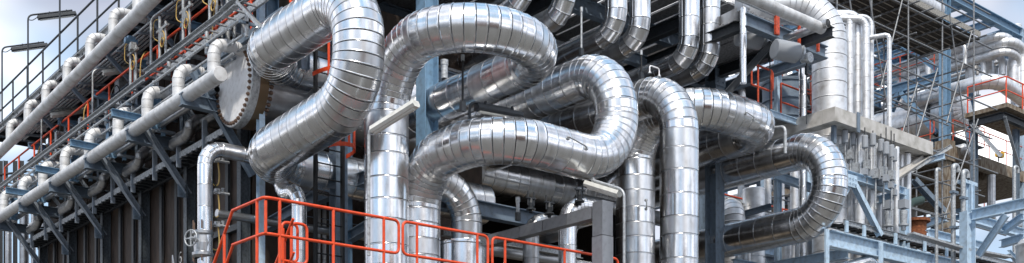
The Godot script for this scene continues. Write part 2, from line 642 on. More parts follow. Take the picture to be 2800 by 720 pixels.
# ---------------------------------------------------------------- the big expansion loops
const BACK := Vector3(0, 0, -1)
const SIDE := Vector3(1, 0, 0)
func main_loops() -> void:
	# serpent at upper left: cross leg, leg forward, drop, leg back, cross leg
	var a := at(980, -27, 18.0)
	var b := Vector3(a.x, at(980, 268, 18.0).y, a.z)
	pipe("insulated_pipe", "largest clad pipe hairpin hanging in front of the white blind flange", [a + BACK * 3.75 + SIDE * 5.5, a + BACK * 3.75, a, b, b + BACK * 3.72 - Vector3(0, 0.2, 0), b + BACK * 3.72 + SIDE * 5.5 - Vector3(0, 0.2, 0)], 0.86, 0.82, {"run": 0.29, "gore": 9.0, "seam": 2.3})
	# riser with the tall arch
	a = at(1250, 45, 17.8)
	var v := a + BACK * 2.1
	var c := a + SIDE * 2.25
	pipe("insulated_pipe", "clad riser behind the lamp arching over into the topmost loop", [Vector3(v.x, 0.0, v.z), v, a, c, c + BACK * 7.0], 0.78, 1.08, {"run": 0.38, "gore": 8.2, "seam": 2.0})
	# second riser and the long low loop
	a = at(1348, 367, 18.3)
	v = a + BACK * 2.2
	c = a + SIDE * 2.9
	var e := Vector3(c.x, at(1685, 177, 20.1).y, c.z)
	pipe("insulated_pipe", "clad pipe making the long low loop at the middle and turning up", [Vector3(v.x, 0.0, v.z), v, a, c, e, e + BACK * 7.5], 0.8, 0.88, {"run": 0.27, "gore": 8.6, "seam": 1.6})
	# front riser with a single bend
	a = at(1858, 235, 22.6)
	pipe("insulated_pipe", "shiny clad riser right of centre bending straight back at its top", [Vector3(a.x, 0.0, a.z), a, a + BACK * 7.0], 0.8, 0.95, {"run": 0.45, "gore": 9.0, "seam": 0.4})
	# riser behind it with the fat ring loop
	a = at(1900, 283, 24.6)
	v = a + BACK * 1.85
	c = a + SIDE * 2.75
	pipe("insulated_pipe", "clad riser whose top loops round like a fat ring right of centre", [Vector3(v.x, 0.0, v.z), v, a, c, c + BACK * 6.0], 0.93, 0.92, {"run": 0.36, "gore": 9.0, "seam": 1.9})
	# hairpin at right
	a = at(2269, 394, 26.0)
	b = Vector3(a.x, at(2269, 600, 26.0).y, a.z)
	pipe("insulated_pipe", "clad hairpin pipe bulging towards the right over the pale blue steel", [a + BACK * 6.0, a, b, b + BACK * 6.0], 0.85, 0.86, {"run": 0.5, "gore": 9.0, "seam": 2.4})
	# row of smaller drops at the top
	var xs := [[1436, "first"], [1545, "second"], [1685, "third"], [1750, "fourth"], [1885, "fifth"], [1942, "sixth"]]
	var top := at(1685, 88, 24.0)
	for q in xs:
		var p := on_z(q[0], 88, top.z)
		p.y = top.y
		pipe("drop_pipe", "%s from the left of the slimmer clad pipes dropping from the deck" % q[1], [p + Vector3(0, 3.2, 0), p, p + BACK * 6.5], 0.49, 0.44, {"run": 0.5, "gore": 22.0, "sides": 28, "group": "slim pipes dropping from the deck", "mat": M.clad})

# ---------------------------------------------------------------- the fired heater on the left
const WALL := 10.2          # x of the heater's long wall
const FRONT := -21.0        # z of its near corner
const FAR := -35.2
func heater() -> void:
	var o := thing("fired_heater", "brown plate wall of the fired heater behind the left platforms", "furnace", Vector3(WALL, 0, FRONT))
	var s := Shape.new()
	s.box(Vector3(WALL + 3.1, 6.2, (FRONT + FAR) * 0.5), Vector3(6.0, 12.0, FRONT - FAR - 0.1))
	part(o, "casing", s, M.inside)
	# plates between the stiffeners, each a sheet standing a little off the casing
	var bay := 2.77
	var zs := []
	var z := FRONT + 0.02
	for k in 6:
		zs.append(-21.08 - bay * k)
	for k in 5:
		for i in 3:
			var za: float = zs[k] - bay * i / 3.0
			var zb: float = zs[k] - bay * (i + 1) / 3.0
			for j in 3:
				var lo: float = [1.0, 5.6, 9.2][j]
				var hi: float = [5.6, 9.2, 12.1][j]
				s = Shape.new()
				s.box(Vector3(WALL + 0.03 + rng.randf_range(-0.012, 0.012), (lo + hi) * 0.5, (za + zb) * 0.5), Vector3(0.05, hi - lo - 0.03, za - zb - 0.03))
				part(o, "wall_plate", s, M.plate)
			if i > 0:
				s = Shape.new()
				s.bar(Vector3(WALL - 0.07, 1.0, za), Vector3(WALL - 0.07, 9.0, za), 0.05, 0.14, Vector3(0, 0, 1))
				part(o, "stiffener", s, M.dark_steel)
		var step := 0.32 if k % 2 == 0 else -0.3
		for lv in [4.9, 6.55]:
			angle_bar(o, "stiffener", Vector3(WALL - 0.12, lv + step, zs[k] - 0.16), Vector3(WALL - 0.12, lv + step, zs[k] - bay + 0.16), 0.13, M.dark_steel)
	for k in 6:
		i_beam(o, "buckstay", Vector3(WALL - 0.14, 0.0, zs[k]), Vector3(WALL - 0.14, 9.0, zs[k]), 0.22, 0.17, M.buckstay, Vector3(1, 0, 0))
	# end wall plates that face the loops
	for i in 4:
		s = Shape.new()
		s.box(Vector3(WALL + 0.75 + 1.5 * i, 6.2, FRONT + 0.0), Vector3(1.46, 12.0, 0.05))
		part(o, "end_plate", s, M.plate)
	# stencilled letters on a plate
	var tm := TextMesh.new()
	tm.text = "M 6"
	tm.font = SystemFont.new()
	tm.font.font_names = PackedStringArray(["Droid Sans"])
	tm.font_size = 32
	tm.pixel_size = 0.0115
	tm.depth = 0.006
	var p := on_x(482, 711, WALL - 0.003)
	piece(o, "stencil_mark", tm, M.white, Transform3D(Basis(Vector3.UP, -PI / 2), p))
	lower_platform(zs)

func lower_platform(zs: Array) -> void:
	var o := thing("bracket_platform", "slate bracket platform with knee braces along the brown heater wall", "platform", Vector3(WALL, 9.0, FRONT))
	for k in range(1, 6):
		var z: float = zs[k]
		i_beam(o, "outrigger", Vector3(WALL, 9.14, z), Vector3(8.62, 9.14, z), 0.25, 0.18, M.slate)
		i_beam(o, "knee_brace", Vector3(WALL - 0.16, 8.06, z), Vector3(8.98, 9.36, z + 0.13), 0.13, 0.12, M.grey_steel)
		i_beam(o, "stub_beam", Vector3(9.2, 9.52, z + 0.12), Vector3(8.25, 9.52, z + 0.12), 0.16, 0.15, M.blue_deep)
		i_beam(o, "stub_post", Vector3(9.15, 9.3, z + 0.3), Vector3(9.15, 10.1, z + 0.3), 0.2, 0.18, M.blue_deep, Vector3(1, 0, 0))
		bar(o, "gusset", Vector3(WALL - 0.3, 7.98, z), Vector3(WALL - 0.3, 8.3, z), 0.02, 0.24, M.slate, Vector3(1, 0, 0))
	i_beam(o, "outrigger", Vector3(WALL, 9.14, zs[0] + 0.2), Vector3(8.62, 9.14, zs[0] + 0.2), 0.25, 0.18, M.slate)
	i_beam(o, "knee_brace", Vector3(WALL - 0.02, 7.9, zs[0] + 0.2), Vector3(8.9, 9.75, zs[0] + 0.2), 0.16, 0.14, M.slate)
	channel(o, "stringer", Vector3(9.6, 8.76, zs[0]), Vector3(9.6, 8.76, FAR), 0.14, 0.08, M.galv)
	channel(o, "stringer", Vector3(9.98, 8.68, zs[0]), Vector3(9.98, 8.68, FAR), 0.12, 0.06, M.dark_steel)
	var rung := Shape.new()
	rung.box(Vector3.ZERO, Vector3(0.4, 0.05, 0.07))
	var rm := rung.mesh()
	var z := float(zs[0]) - 0.2
	while z > FAR:
		piece(o, "rung", rm, M.dark_steel, Transform3D(Basis(), Vector3(9.79, 8.68, z)))
		z -= 0.27
	z = float(zs[0]) - 0.9
	var k := 0
	while z > FAR:                                       # hangers under the stringer
		bar(o, "hanger", Vector3(9.6, 9.2, z), Vector3(9.6, 8.5, z), 0.05, 0.1, M.grey_steel, Vector3(1, 0, 0))
		z -= 1.38
	# pipes slung under the walkway
	k = 0
	for px in [0.55, 1.6, 2.5, 3.4, 4.5]:
		var zz: float = zs[0] - 2.77 * px
		var y := 9.05
		pipe("burner_pipe", "%s small clad pipe bend slung beneath the left walkway" % ["nearest", "second", "third", "fourth", "farthest"][k], [Vector3(WALL, y + 0.35, zz), Vector3(9.55, y + 0.35, zz), Vector3(9.55, y, zz), Vector3(9.55, y, zz - 1.1), Vector3(WALL, y, zz - 1.1)], 0.24, 0.24, {"run": 0.3, "gore": 30.0, "sides": 18, "mat": M.clad_old, "group": "pipe bends beneath the walkway"})
		k += 1
	# long service lines beneath the deck
	var n := 0
	for q in [[9.25, 9.4, 0.13, "slim"], [9.78, 9.3, 0.2, "thick"], [9.45, 9.6, 0.1, "thin"]]:
		pipe("service_line", "%s grey service line running beneath the left walkway" % q[3], [Vector3(q[0], q[1], zs[0] + 0.5), Vector3(q[0], q[1], FAR)], q[2], 0.2, {"run": 0.9, "sides": 14, "mat": M.clad_old})

func header(called: String, label: String, a: Vector3, b: Vector3, dia: float, stubs: Array, rise: float, reach: float, bdia: float) -> void:
	var o := thing(called, label, "pipe", a)
	pipe("run_pipe", "", [a, b], dia, 0.3, {"parent": o, "run": 0.5, "sides": 26, "mat": M.clad_dull, "cap0": true, "cap1": true, "bead": 0.005})
	for f in stubs:
		var p := a.lerp(b, f)
		pipe("branch_pipe", "", [p + Vector3(0, dia * 0.3, 0), p + Vector3(0, rise, 0), p + Vector3(reach, rise, 0)], bdia, bdia * 0.95, {"parent": o, "run": 0.24, "gore": 30.0, "sides": 20, "mat": M.clad_dull, "bead": 0.006})

func along(px: float, x: float) -> float:
	return on_x(px, 300, x).z

func headers() -> void:
	# lower gas header
	var x := 8.78
	var a := on_x(602, 202, x)
	var b := on_x(-40, 620, x)
	var st := []
	for px in [584, 487, 402, 322, 243, 176, 116, 60, 8]:
		st.append((along(px, x) - a.z) / (b.z - a.z))
	header("gas_header", "long white lower header pipe ending behind the white blind flange", a, b, 0.28, st, 0.68, 1.1, 0.245)
	# upper gas header
	a = on_x(470, -58, 8.5)
	b = on_x(-30, 445, 8.9)
	st = []
	for px in [394, 322, 252, 184, 120, 66, 12]:
		var z := on_x(px, 300, 8.7).z
		st.append((z - a.z) / (b.z - a.z))
	header("gas_header", "long white upper header pipe running below the dark top railing", a, b, 0.27, st, 0.62, 1.0, 0.22)

func railing(o: Node3D, pts: Array, h: float, r: float, m: Material, gap: float, mids := [0.5], posts := true) -> void:
	bent_rod(o, "top_rail", pts.map(func(p): return p + Vector3(0, h, 0)), 0.12, r, m)
	for f in mids:
		bent_rod(o, "mid_rail", pts.map(func(p): return p + Vector3(0, h * f, 0)), 0.12, r * 0.9, m)
	if not posts:
		return
	for k in pts.size() - 1:
		var a: Vector3 = pts[k]
		var b: Vector3 = pts[k + 1]
		var n := maxi(1, roundi(a.distance_to(b) / gap))
		for i in n + 1:
			if i == 0 and k > 0:
				continue
			var p := a.lerp(b, float(i) / n)
			rod(o, "post", p, p + Vector3(0, h, 0), r, m)

func street_lamp(label: String, foot: Vector3, top: float, dir: Vector3, arm: float, m: Material) -> void:
	var o := thing("lamp", label, "lamp", foot, "tube lamps on bent poles")
	var t := Vector3(foot.x, top, foot.z)
	var d := dir.normalized()
	bent_rod(o, "pole", [foot, t, t + d * arm], 0.14, 0.024, m)
	var a := t + d * (arm * 0.22) - Vector3(0, 0.1, 0)
	var b := t + d * (arm * 1.08) - Vector3(0, 0.1, 0)
	var f := Shape.new()
	f.prism(PackedVector2Array([Vector2(-0.075, -0.03), Vector2(-0.05, -0.06), Vector2(0.05, -0.06), Vector2(0.075, -0.03), Vector2(0.06, 0.05), Vector2(-0.06, 0.05)]), a, b)
	var fit := part(o, "fitting", f, M.lamp_body if m != M.dark_steel else M.dark_steel)
	var s := Shape.new()
	s.tube(a + d * 0.06 - Vector3(0, 0.058, 0), b - d * 0.06 - Vector3(0, 0.058, 0), 0.035, 0.035, 10)
	part(fit, "tube_cover", s, M.diffuser)
	bent_rod(o, "cable", [t - Vector3(0, 0.12, 0), t - Vector3(0, 0.16, 0) + d * 0.12, a + Vector3(0, 0.02, 0)], 0.06, 0.012, M.black, 6)
	for q in [0.3, 0.75]:
		bar(o, "clamp", a.lerp(b, q) + Vector3(0, 0.03, 0), a.lerp(b, q) + Vector3(0, 0.13, 0), 0.05, 0.03, m, Vector3(1, 0, 0))

func walkways() -> void:
	# middle walkway with orange rail
	var y := 10.14
	var o := thing("walkway", "middle left walkway of open grating with orange railing", "walkway", Vector3(9.6, y, FRONT))
	var z := -17.9
	var joist := Shape.new()
	joist.box(Vector3.ZERO, Vector3(0.95, 0.1, 0.05))
	var jm := joist.mesh()
	while z > FAR - 1.0:
		piece(o, "joist", jm, M.slate, Transform3D(Basis(), Vector3(9.75, y - 0.09, z)))
		z -= 0.7
	var bearer := Shape.new()
	bearer.box(Vector3.ZERO, Vector3(0.02, 0.03, 1.36))
	var bm := bearer.mesh()
	z = -18.6
	while z > FAR - 1.0:
		var g := Shape.new()
		for i in 16:
			g.box(Vector3(9.3 + 0.06 * i, y - 0.02, z), Vector3(0.012, 0.03, 1.36))
		for i in 7:
			g.box(Vector3(9.75, y - 0.012, z - 0.6 + 0.2 * i), Vector3(0.92, 0.012, 0.012))
		part(o, "grating_panel", g, M.grating)
		z -= 1.4
	channel(o, "stringer", Vector3(9.28, y - 0.06, -17.9), Vector3(9.28, y - 0.06, FAR - 1), 0.16, 0.06, M.slate)
	var r := thing("orange_railing", "orange railing along the middle left walkway", "railing", Vector3(9.3, y, -17.6))
	railing(r, [Vector3(9.3, y, -17.6), Vector3(9.3, y, FAR - 1.0)], 1.1, 0.026, M.orange, 1.5)
	r = thing("orange_railing", "shorter orange railing beyond the middle left walkway near the heater top", "railing", Vector3(10.1, y, -17.6))
	railing(r, [Vector3(10.1, y + 0.1, -17.0), Vector3(10.1, y + 0.1, -25.0)], 1.1, 0.026, M.orange, 1.9)
	# galvanised cable tray in front of it
	o = thing("cable_tray", "pale galvanised cable tray in front of the orange left railing", "cable tray", Vector3(9.0, 10.4, -18))
	var za := along(700, 9.0)
	var zm := along(404, 9.0)
	channel(o, "side_rail", Vector3(8.93, 10.47, za), Vector3(8.93, 10.47, zm), 0.13, -0.06, M.galv)
	channel(o, "side_rail", Vector3(8.93, 10.37, zm - 0.01), Vector3(8.93, 10.37, FAR - 1.2), 0.13, -0.06, M.galv)
	channel(o, "side_rail", Vector3(9.2, 10.47, za), Vector3(9.2, 10.47, zm), 0.13, 0.05, M.galv)
	var rung := Shape.new()
	rung.box(Vector3.ZERO, Vector3(0.27, 0.03, 0.05))
	var rm := rung.mesh()
	z = za
	while z > FAR - 1.2:
		piece(o, "rung", rm, M.galv, Transform3D(Basis(), Vector3(9.07, (10.42 if z > zm else 10.32), z)))
		z -= 0.4
	var n := 0
	z = za - 0.5
	while z > FAR:
		bar(o, "bracket", Vector3(9.05, 10.35, z), Vector3(9.05, 9.85, z), 0.06, 0.05, M.galv, Vector3(1, 0, 0))
		bar(o, "bracket", Vector3(8.9, 10.1, z), Vector3(9.3, 10.1, z), 0.06, 0.05, M.slate)
		z -= 1.45
	for q in [[8.95, 10.16, 0.03, "upper"], [9.02, 9.9, 0.026, "lower"]]:
		o = thing("conduit", "%s thin galvanised conduit below the pale cable tray" % q[3], "conduit", Vector3(q[0], q[1], za))
		rod(o, "tube", Vector3(q[0], q[1], za - 0.6), Vector3(q[0], q[1], FAR), q[2], M.galv)
		z = za - 1.0
		while z > FAR:
			bar(o, "clip", Vector3(q[0], q[1] - 0.05, z), Vector3(q[0], q[1] + 0.05, z), 0.08, 0.03, M.galv, Vector3(1, 0, 0))
			z -= 1.9
	# the tray's raised crossing near the flange
	o = thing("tray_riser", "bent galvanised tray cover rising beside the top left serpent pipe", "cable tray", on_x(616, 50, 8.9))
	var c := on_x(612, 42, 8.9)
	var d := on_x(652, 6, 8.9)
	channel(o, "cover", c, d, 0.16, 0.1, M.galv)
	bar(o, "cover", d, d + Vector3(0.2, -0.62, 0.55), 0.14, 0.05, M.galv)
	# top walkway
	var yt := 12.3
	o = thing("walkway", "top left walkway with dark railing against the sky", "walkway", Vector3(9.3, yt, FRONT))
	z = -17.2
	while z > FAR - 1.5:
		piece(o, "joist", jm, M.dark_steel, Transform3D(Basis().scaled(Vector3(1.5, 1.2, 1.2)), Vector3(9.72, yt - 0.1, z)))
		z -= 0.72
	z = -17.9
	while z > FAR - 1.0:
		var g := Shape.new()
		g.box(Vector3(9.72, yt - 0.02, z), Vector3(1.36, 0.014, 1.385))
		part(o, "deck_plate", g, M.slate)
		z -= 1.4
	channel(o, "stringer", Vector3(9.02, yt - 0.08, -17.0), Vector3(9.02, yt - 0.08, FAR - 1.5), 0.2, -0.07, M.galv)
	channel(o, "stringer", Vector3(10.3, yt - 0.08, -17.0), Vector3(10.3, yt - 0.08, FAR - 1.5), 0.2, -0.07, M.dark_steel)
	bar(o, "toe_plate", Vector3(9.04, yt + 0.09, -17.0), Vector3(9.04, yt + 0.09, FAR - 1.5), 0.012, 0.14, M.slate)
	r = thing("dark_railing", "dark steel railing along the outer edge of the top left walkway", "railing", Vector3(9.0, yt, -17.0))
	railing(r, [Vector3(8.98, yt - 0.02, along(266, 8.98) + 5.8), Vector3(8.98, yt - 0.02, FAR - 1.8)], 1.0, 0.026, M.dark_steel, 1.45, [0.46])
	# hangers that carry the top walkway
	o = thing("walkway_steelwork", "slate posts and beams carrying the top left walkway", "steel frame", Vector3(9.2, 9.1, FRONT))
	for k in 6:
		var zz := -18.31 - 2.77 * k
		i_beam(o, "post", Vector3(9.95, 9.3, zz), Vector3(9.95, yt - 0.2, zz), 0.18, 0.16, M.slate, Vector3(1, 0, 0))
		i_beam(o, "cross_beam", Vector3(WALL, yt - 0.32, zz), Vector3(8.95, yt - 0.32, zz), 0.2, 0.14, M.slate)
		angle_bar(o, "brace", Vector3(9.95, 11.1, zz), Vector3(9.1, yt - 0.42, zz), 0.09, M.slate)
		i_beam(o, "cross_beam", Vector3(WALL, 11.25, zz - 1.2), Vector3(9.2, 11.25, zz - 1.2), 0.16, 0.14, M.blue_deep)
	i_beam(o, "long_beam", Vector3(9.75, 11.2, -17.5), Vector3(9.75, 11.2, FAR), 0.18, 0.16, M.slate)
	# lamps
	var back := Vector3(0.95, 0.34, 0.1)
	for q in [[4, 178, 130, "far left lamp standing on the dark railing against the sky"], [75, 120, 42, "left lamp on the dark railing, second against the sky"], [162, 60, -75, "left lamp pole crossing the dark railing with its lamp above the picture"]]:
		var f := on_x(q[0], 240, 8.94)
		street_lamp(q[3], Vector3(8.94, yt, f.z), on_x(q[0], q[2], 8.94).y, back, 1.25, M.dark_steel)
	for q in [[252, 330, 192, "tube lamp in front of the orange left railing, upper of two"], [112, 420, 310, "tube lamp above the orange left railing, lower of two"]]:
		var f := on_x(q[0], q[1], 9.05)
		street_lamp(q[3], f, on_x(q[0], q[2], 9.05).y, back, 1.15, M.galv)

func instrument(label: String, px: float, y0: float, y1: float, head: bool) -> void:
	var f := on_x(px, y0, 9.12)
	var o := thing("instrument_stand", label, "instrument", f, "instrument posts on the left walkway")
	var t := Vector3(f.x, on_x(px, y1, 9.12).y, f.z)
	rod(o, "post", f, t, 0.035, M.galv)
	rod(o, "post", f + Vector3(0.02, 0, 0.28), t + Vector3(0.02, -0.18, 0.28), 0.03, M.galv)
	bar(o, "cross_arm", t + Vector3(0, -0.3, -0.15), t + Vector3(0, -0.3, 0.45), 0.05, 0.05, M.galv)
	if head:
		var s := Shape.new()
		s.box(t + Vector3(0, 0.02, 0.0), Vector3(0.16, 0.14, 0.16))
		s.tube(t + Vector3(-0.14, -0.02, 0.02), t + Vector3(0.14, -0.02, 0.02), 0.07, 0.07, 12)
		part(o, "transmitter", s, M.blue_deep)
		s = Shape.new()
		s.box(t + Vector3(-0.03, -0.2, 0.22), Vector3(0.12, 0.16, 0.12))
		s.tube(t + Vector3(-0.03, -0.28, 0.1), t + Vector3(-0.03, -0.12, 0.1), 0.05, 0.05, 10)
		part(o, "manifold", s, M.galv)
	else:
		var s := Shape.new()
		s.box(t + Vector3(0, -0.4, 0.14), Vector3(0.1, 0.22, 0.14))
		s.tube(t + Vector3(-0.06, -0.55, 0.14), t + Vector3(0.08, -0.55, 0.14), 0.06, 0.06, 10)
		part(o, "junction_box", s, M.galv)
	var loop := []
	for i in 15:
		var a := TAU * i / 12.0
		loop.append(t + Vector3(-0.06, -0.55 + 0.13 * cos(a) - 0.012 * i, 0.3 + 0.11 * sin(a)))
	var h := Shape.new()
	h.sweep(loop, 0.013, 6)
	part(o, "hose", h, M.hose)
	h = Shape.new()
	h.sweep(rounded([t + Vector3(0, -0.05, 0), t + Vector3(-0.05, -0.02, -0.22), t + Vector3(-0.05, -0.4, -0.26), t + Vector3(0, -0.5, -0.1)], 0.12), 0.012, 6)
	part(o, "hose", h, M.hose)

func left_details() -> void:
	instrument("instrument post with blue transmitter and yellow hose above the orange railing", 356, 245, 112, true)
	instrument("instrument post with coiled hose right of the blue transmitter post", 436, 178, 46, false)
	instrument("instrument post with hose loop in the middle of the left walkway", 500, 122, -8, false)
	instrument("instrument post nearest the top left serpent pipe", 573, 64, -60, false)
	var o := thing("lamp_pole", "bent galvanised pole standing left of the coiled hose post", "pole", on_x(412, 190, 9.06))
	var f := on_x(412, 195, 9.06)
	var t := on_x(412, 52, 9.06)
	bent_rod(o, "pole", [f, Vector3(f.x, t.y, f.z), Vector3(f.x + 0.15, t.y + 0.12, f.z + 0.9)], 0.16, 0.03, M.galv)
	bar(o, "base_plate", f, f + Vector3(0, 0.03, 0), 0.16, 0.16, M.galv, Vector3(1, 0, 0))
	# tall vertical pipe with the valve in front of the heater wall
	var c := at(560, 402, 20.5)
	pipe("insulated_pipe", "slim clad pipe standing before the brown wall and turning right", [Vector3(c.x, 0, c.z), c, c + SIDE * 5.0], 0.285, 0.33, {"run": 0.42, "gore": 18.0, "sides": 26})
	var v := at(554, 664, 20.5)
	o = thing("wrapped_valve", "small valve with handwheel on the slim pipe before the brown wall", "valve", v)
	var s := Shape.new()
	s.lathe(v + Vector3(0, -0.3, 0), Vector3.UP, [[0, 0.16], [0.05, 0.2], [0.1, 0.2], [0.12, 0.165], [0.28, 0.175], [0.42, 0.165], [0.45, 0.2], [0.5, 0.2], [0.52, 0.15]], 18)
	part(o, "body", s, M.clad_old[0])
	s = Shape.new()
	s.tube(v, v + Vector3(-0.28, 0.03, 0.1), 0.05, 0.04, 10)
	var bonnet := part(o, "bonnet", s, M.galv)
	s = Shape.new()
	var wheel := []
	for i in 17:
		var a := TAU * i / 16.0
		wheel.append(v + Vector3(-0.28, 0.03, 0.1) + Vector3(0.04, 0, 0.1).normalized() * 0.15 * cos(a) + Vector3(0, 0.15 * sin(a), 0))
	s.sweep(wheel, 0.015, 6)
	s.bar(wheel[0], wheel[8], 0.02, 0.02)
	s.bar(wheel[4], wheel[12], 0.02, 0.02, Vector3(1, 0, 0))
	part(bonnet, "handwheel", s, M.galv)
	for q in [0.34, 0.26, -0.34]:
		s = Shape.new()
		for i in 6:
			var a := TAU * i / 6.0
			s.tube(v + Vector3(0.19 * cos(a), q - 0.03, 0.19 * sin(a)), v + Vector3(0.19 * cos(a), q + 0.05, 0.19 * sin(a)), 0.014, 0.014, 6)
		part(o, "stud_ring", s, M.bolt)
	# drain cocks with yellow hoses on the wall side of that pipe
	var names := ["top", "middle", "lowest"]
	var ys := [438, 525, 615]
	for k in 3:
		var p := at(582, ys[k], 20.9)
		o = thing("drain_cock", "%s drain cock with looped yellow hose right of the slim pipe" % names[k], "valve", p, "drain cocks beside the slim pipe")
		s = Shape.new()
		s.tube(p + Vector3(-0.12, 0, 0), p + Vector3(0.32, 0, 0.02), 0.025, 0.025, 8)
		s.box(p + Vector3(0.08, 0.02, 0), Vector3(0.09, 0.1, 0.08))
		s.tube(p + Vector3(0.2, -0.02, 0), p + Vector3(0.2, 0.1, 0), 0.02, 0.035, 8)
		part(o, "body", s, M.galv)
		rod(o, "lever", p + Vector3(0.08, 0.08, 0), p + Vector3(-0.02, 0.2, 0.02), 0.012, M.green, 6)
		s = Shape.new()
		s.sweep(rounded([p + Vector3(0.1, -0.02, 0), p + Vector3(0.13, -0.3, 0), p + Vector3(0.1, -0.5, 0), p + Vector3(-0.08, -0.44, 0)], 0.12), 0.014, 6)
		part(o, "hose", s, M.hose)
	# slim level pipe crossing to the right
	var l := at(592, 584, 21.0)
	pipe("insulated_pipe", "slim level clad pipe starting right of the wrapped valve", [l, l + SIDE * 5.2], 0.165, 0.2, {"run": 0.8, "sides": 18, "mat": M.clad_old, "cap0": true})
	# short clad pipe with a swollen elbow behind the orange corner
	var e := at(818, 516, 20.6)
	pipe("insulated_pipe", "clad pipe with swollen elbow rising behind the orange railing corner", [Vector3(e.x, 0, e.z), e, e + BACK * 0.75, e + BACK * 0.75 + Vector3(0, 1.0, 0)], 0.29, 0.34, {"run": 0.4, "gore": 18.0, "sides": 24})

func blind_flange() -> void:
	var c := at(641, 236, 21.5)
	var o := thing("blind_flange", "big round white blind flange with a ring of bolts at left", "flange", c)
	var x := SIDE
	var s := Shape.new()
	s.lathe(c, -x, [[-0.16, 0.79], [0.0, 0.79], [0.012, 0.775]], 56)
	part(o, "flange_ring", s, M.galv)
	s = Shape.new()
	s.lathe(c, -x, [[0.0, 0.787], [0.013, 0.685], [0.026, 0.675], [0.03, 0.0]], 56)
	part(o, "face", s, M.white)
	s = Shape.new()
	s.lathe(c, -x, [[-0.36, 0.77], [-0.17, 0.77]], 56)
	s.lathe(c, -x, [[-0.362, 0.5], [-0.36, 0.77]], 56)
	s.lathe(c, -x, [[-0.17, 0.77], [-0.168, 0.5]], 56)
	part(o, "counter_flange", s, M.brass)
	s = Shape.new()
	s.lathe(c, -x, [[-5.0, 0.6], [-0.36, 0.6]], 48)
	part(o, "nozzle", s, M.clad_old[0])
	var b := Shape.new()
	b.lathe(Vector3.ZERO, -x, [[-0.48, 0.026], [0.0, 0.026]], 6)
	b.lathe(Vector3.ZERO, -x, [[0.0, 0.0], [0.001, 0.037], [0.036, 0.037], [0.038, 0.022], [0.055, 0.02], [0.057, 0.0]], 6)
	b.lathe(Vector3.ZERO, -x, [[-0.47, 0.0], [-0.468, 0.043], [-0.42, 0.043], [-0.418, 0.0]], 6)
	var bm := b.mesh()
	for i in 40:
		var a := TAU * i / 40.0
		piece(o, "bolt", bm, M.bolt, Transform3D(Basis(x, a), c + Vector3(-0.012, 0.725 * cos(a), 0.725 * sin(a))))

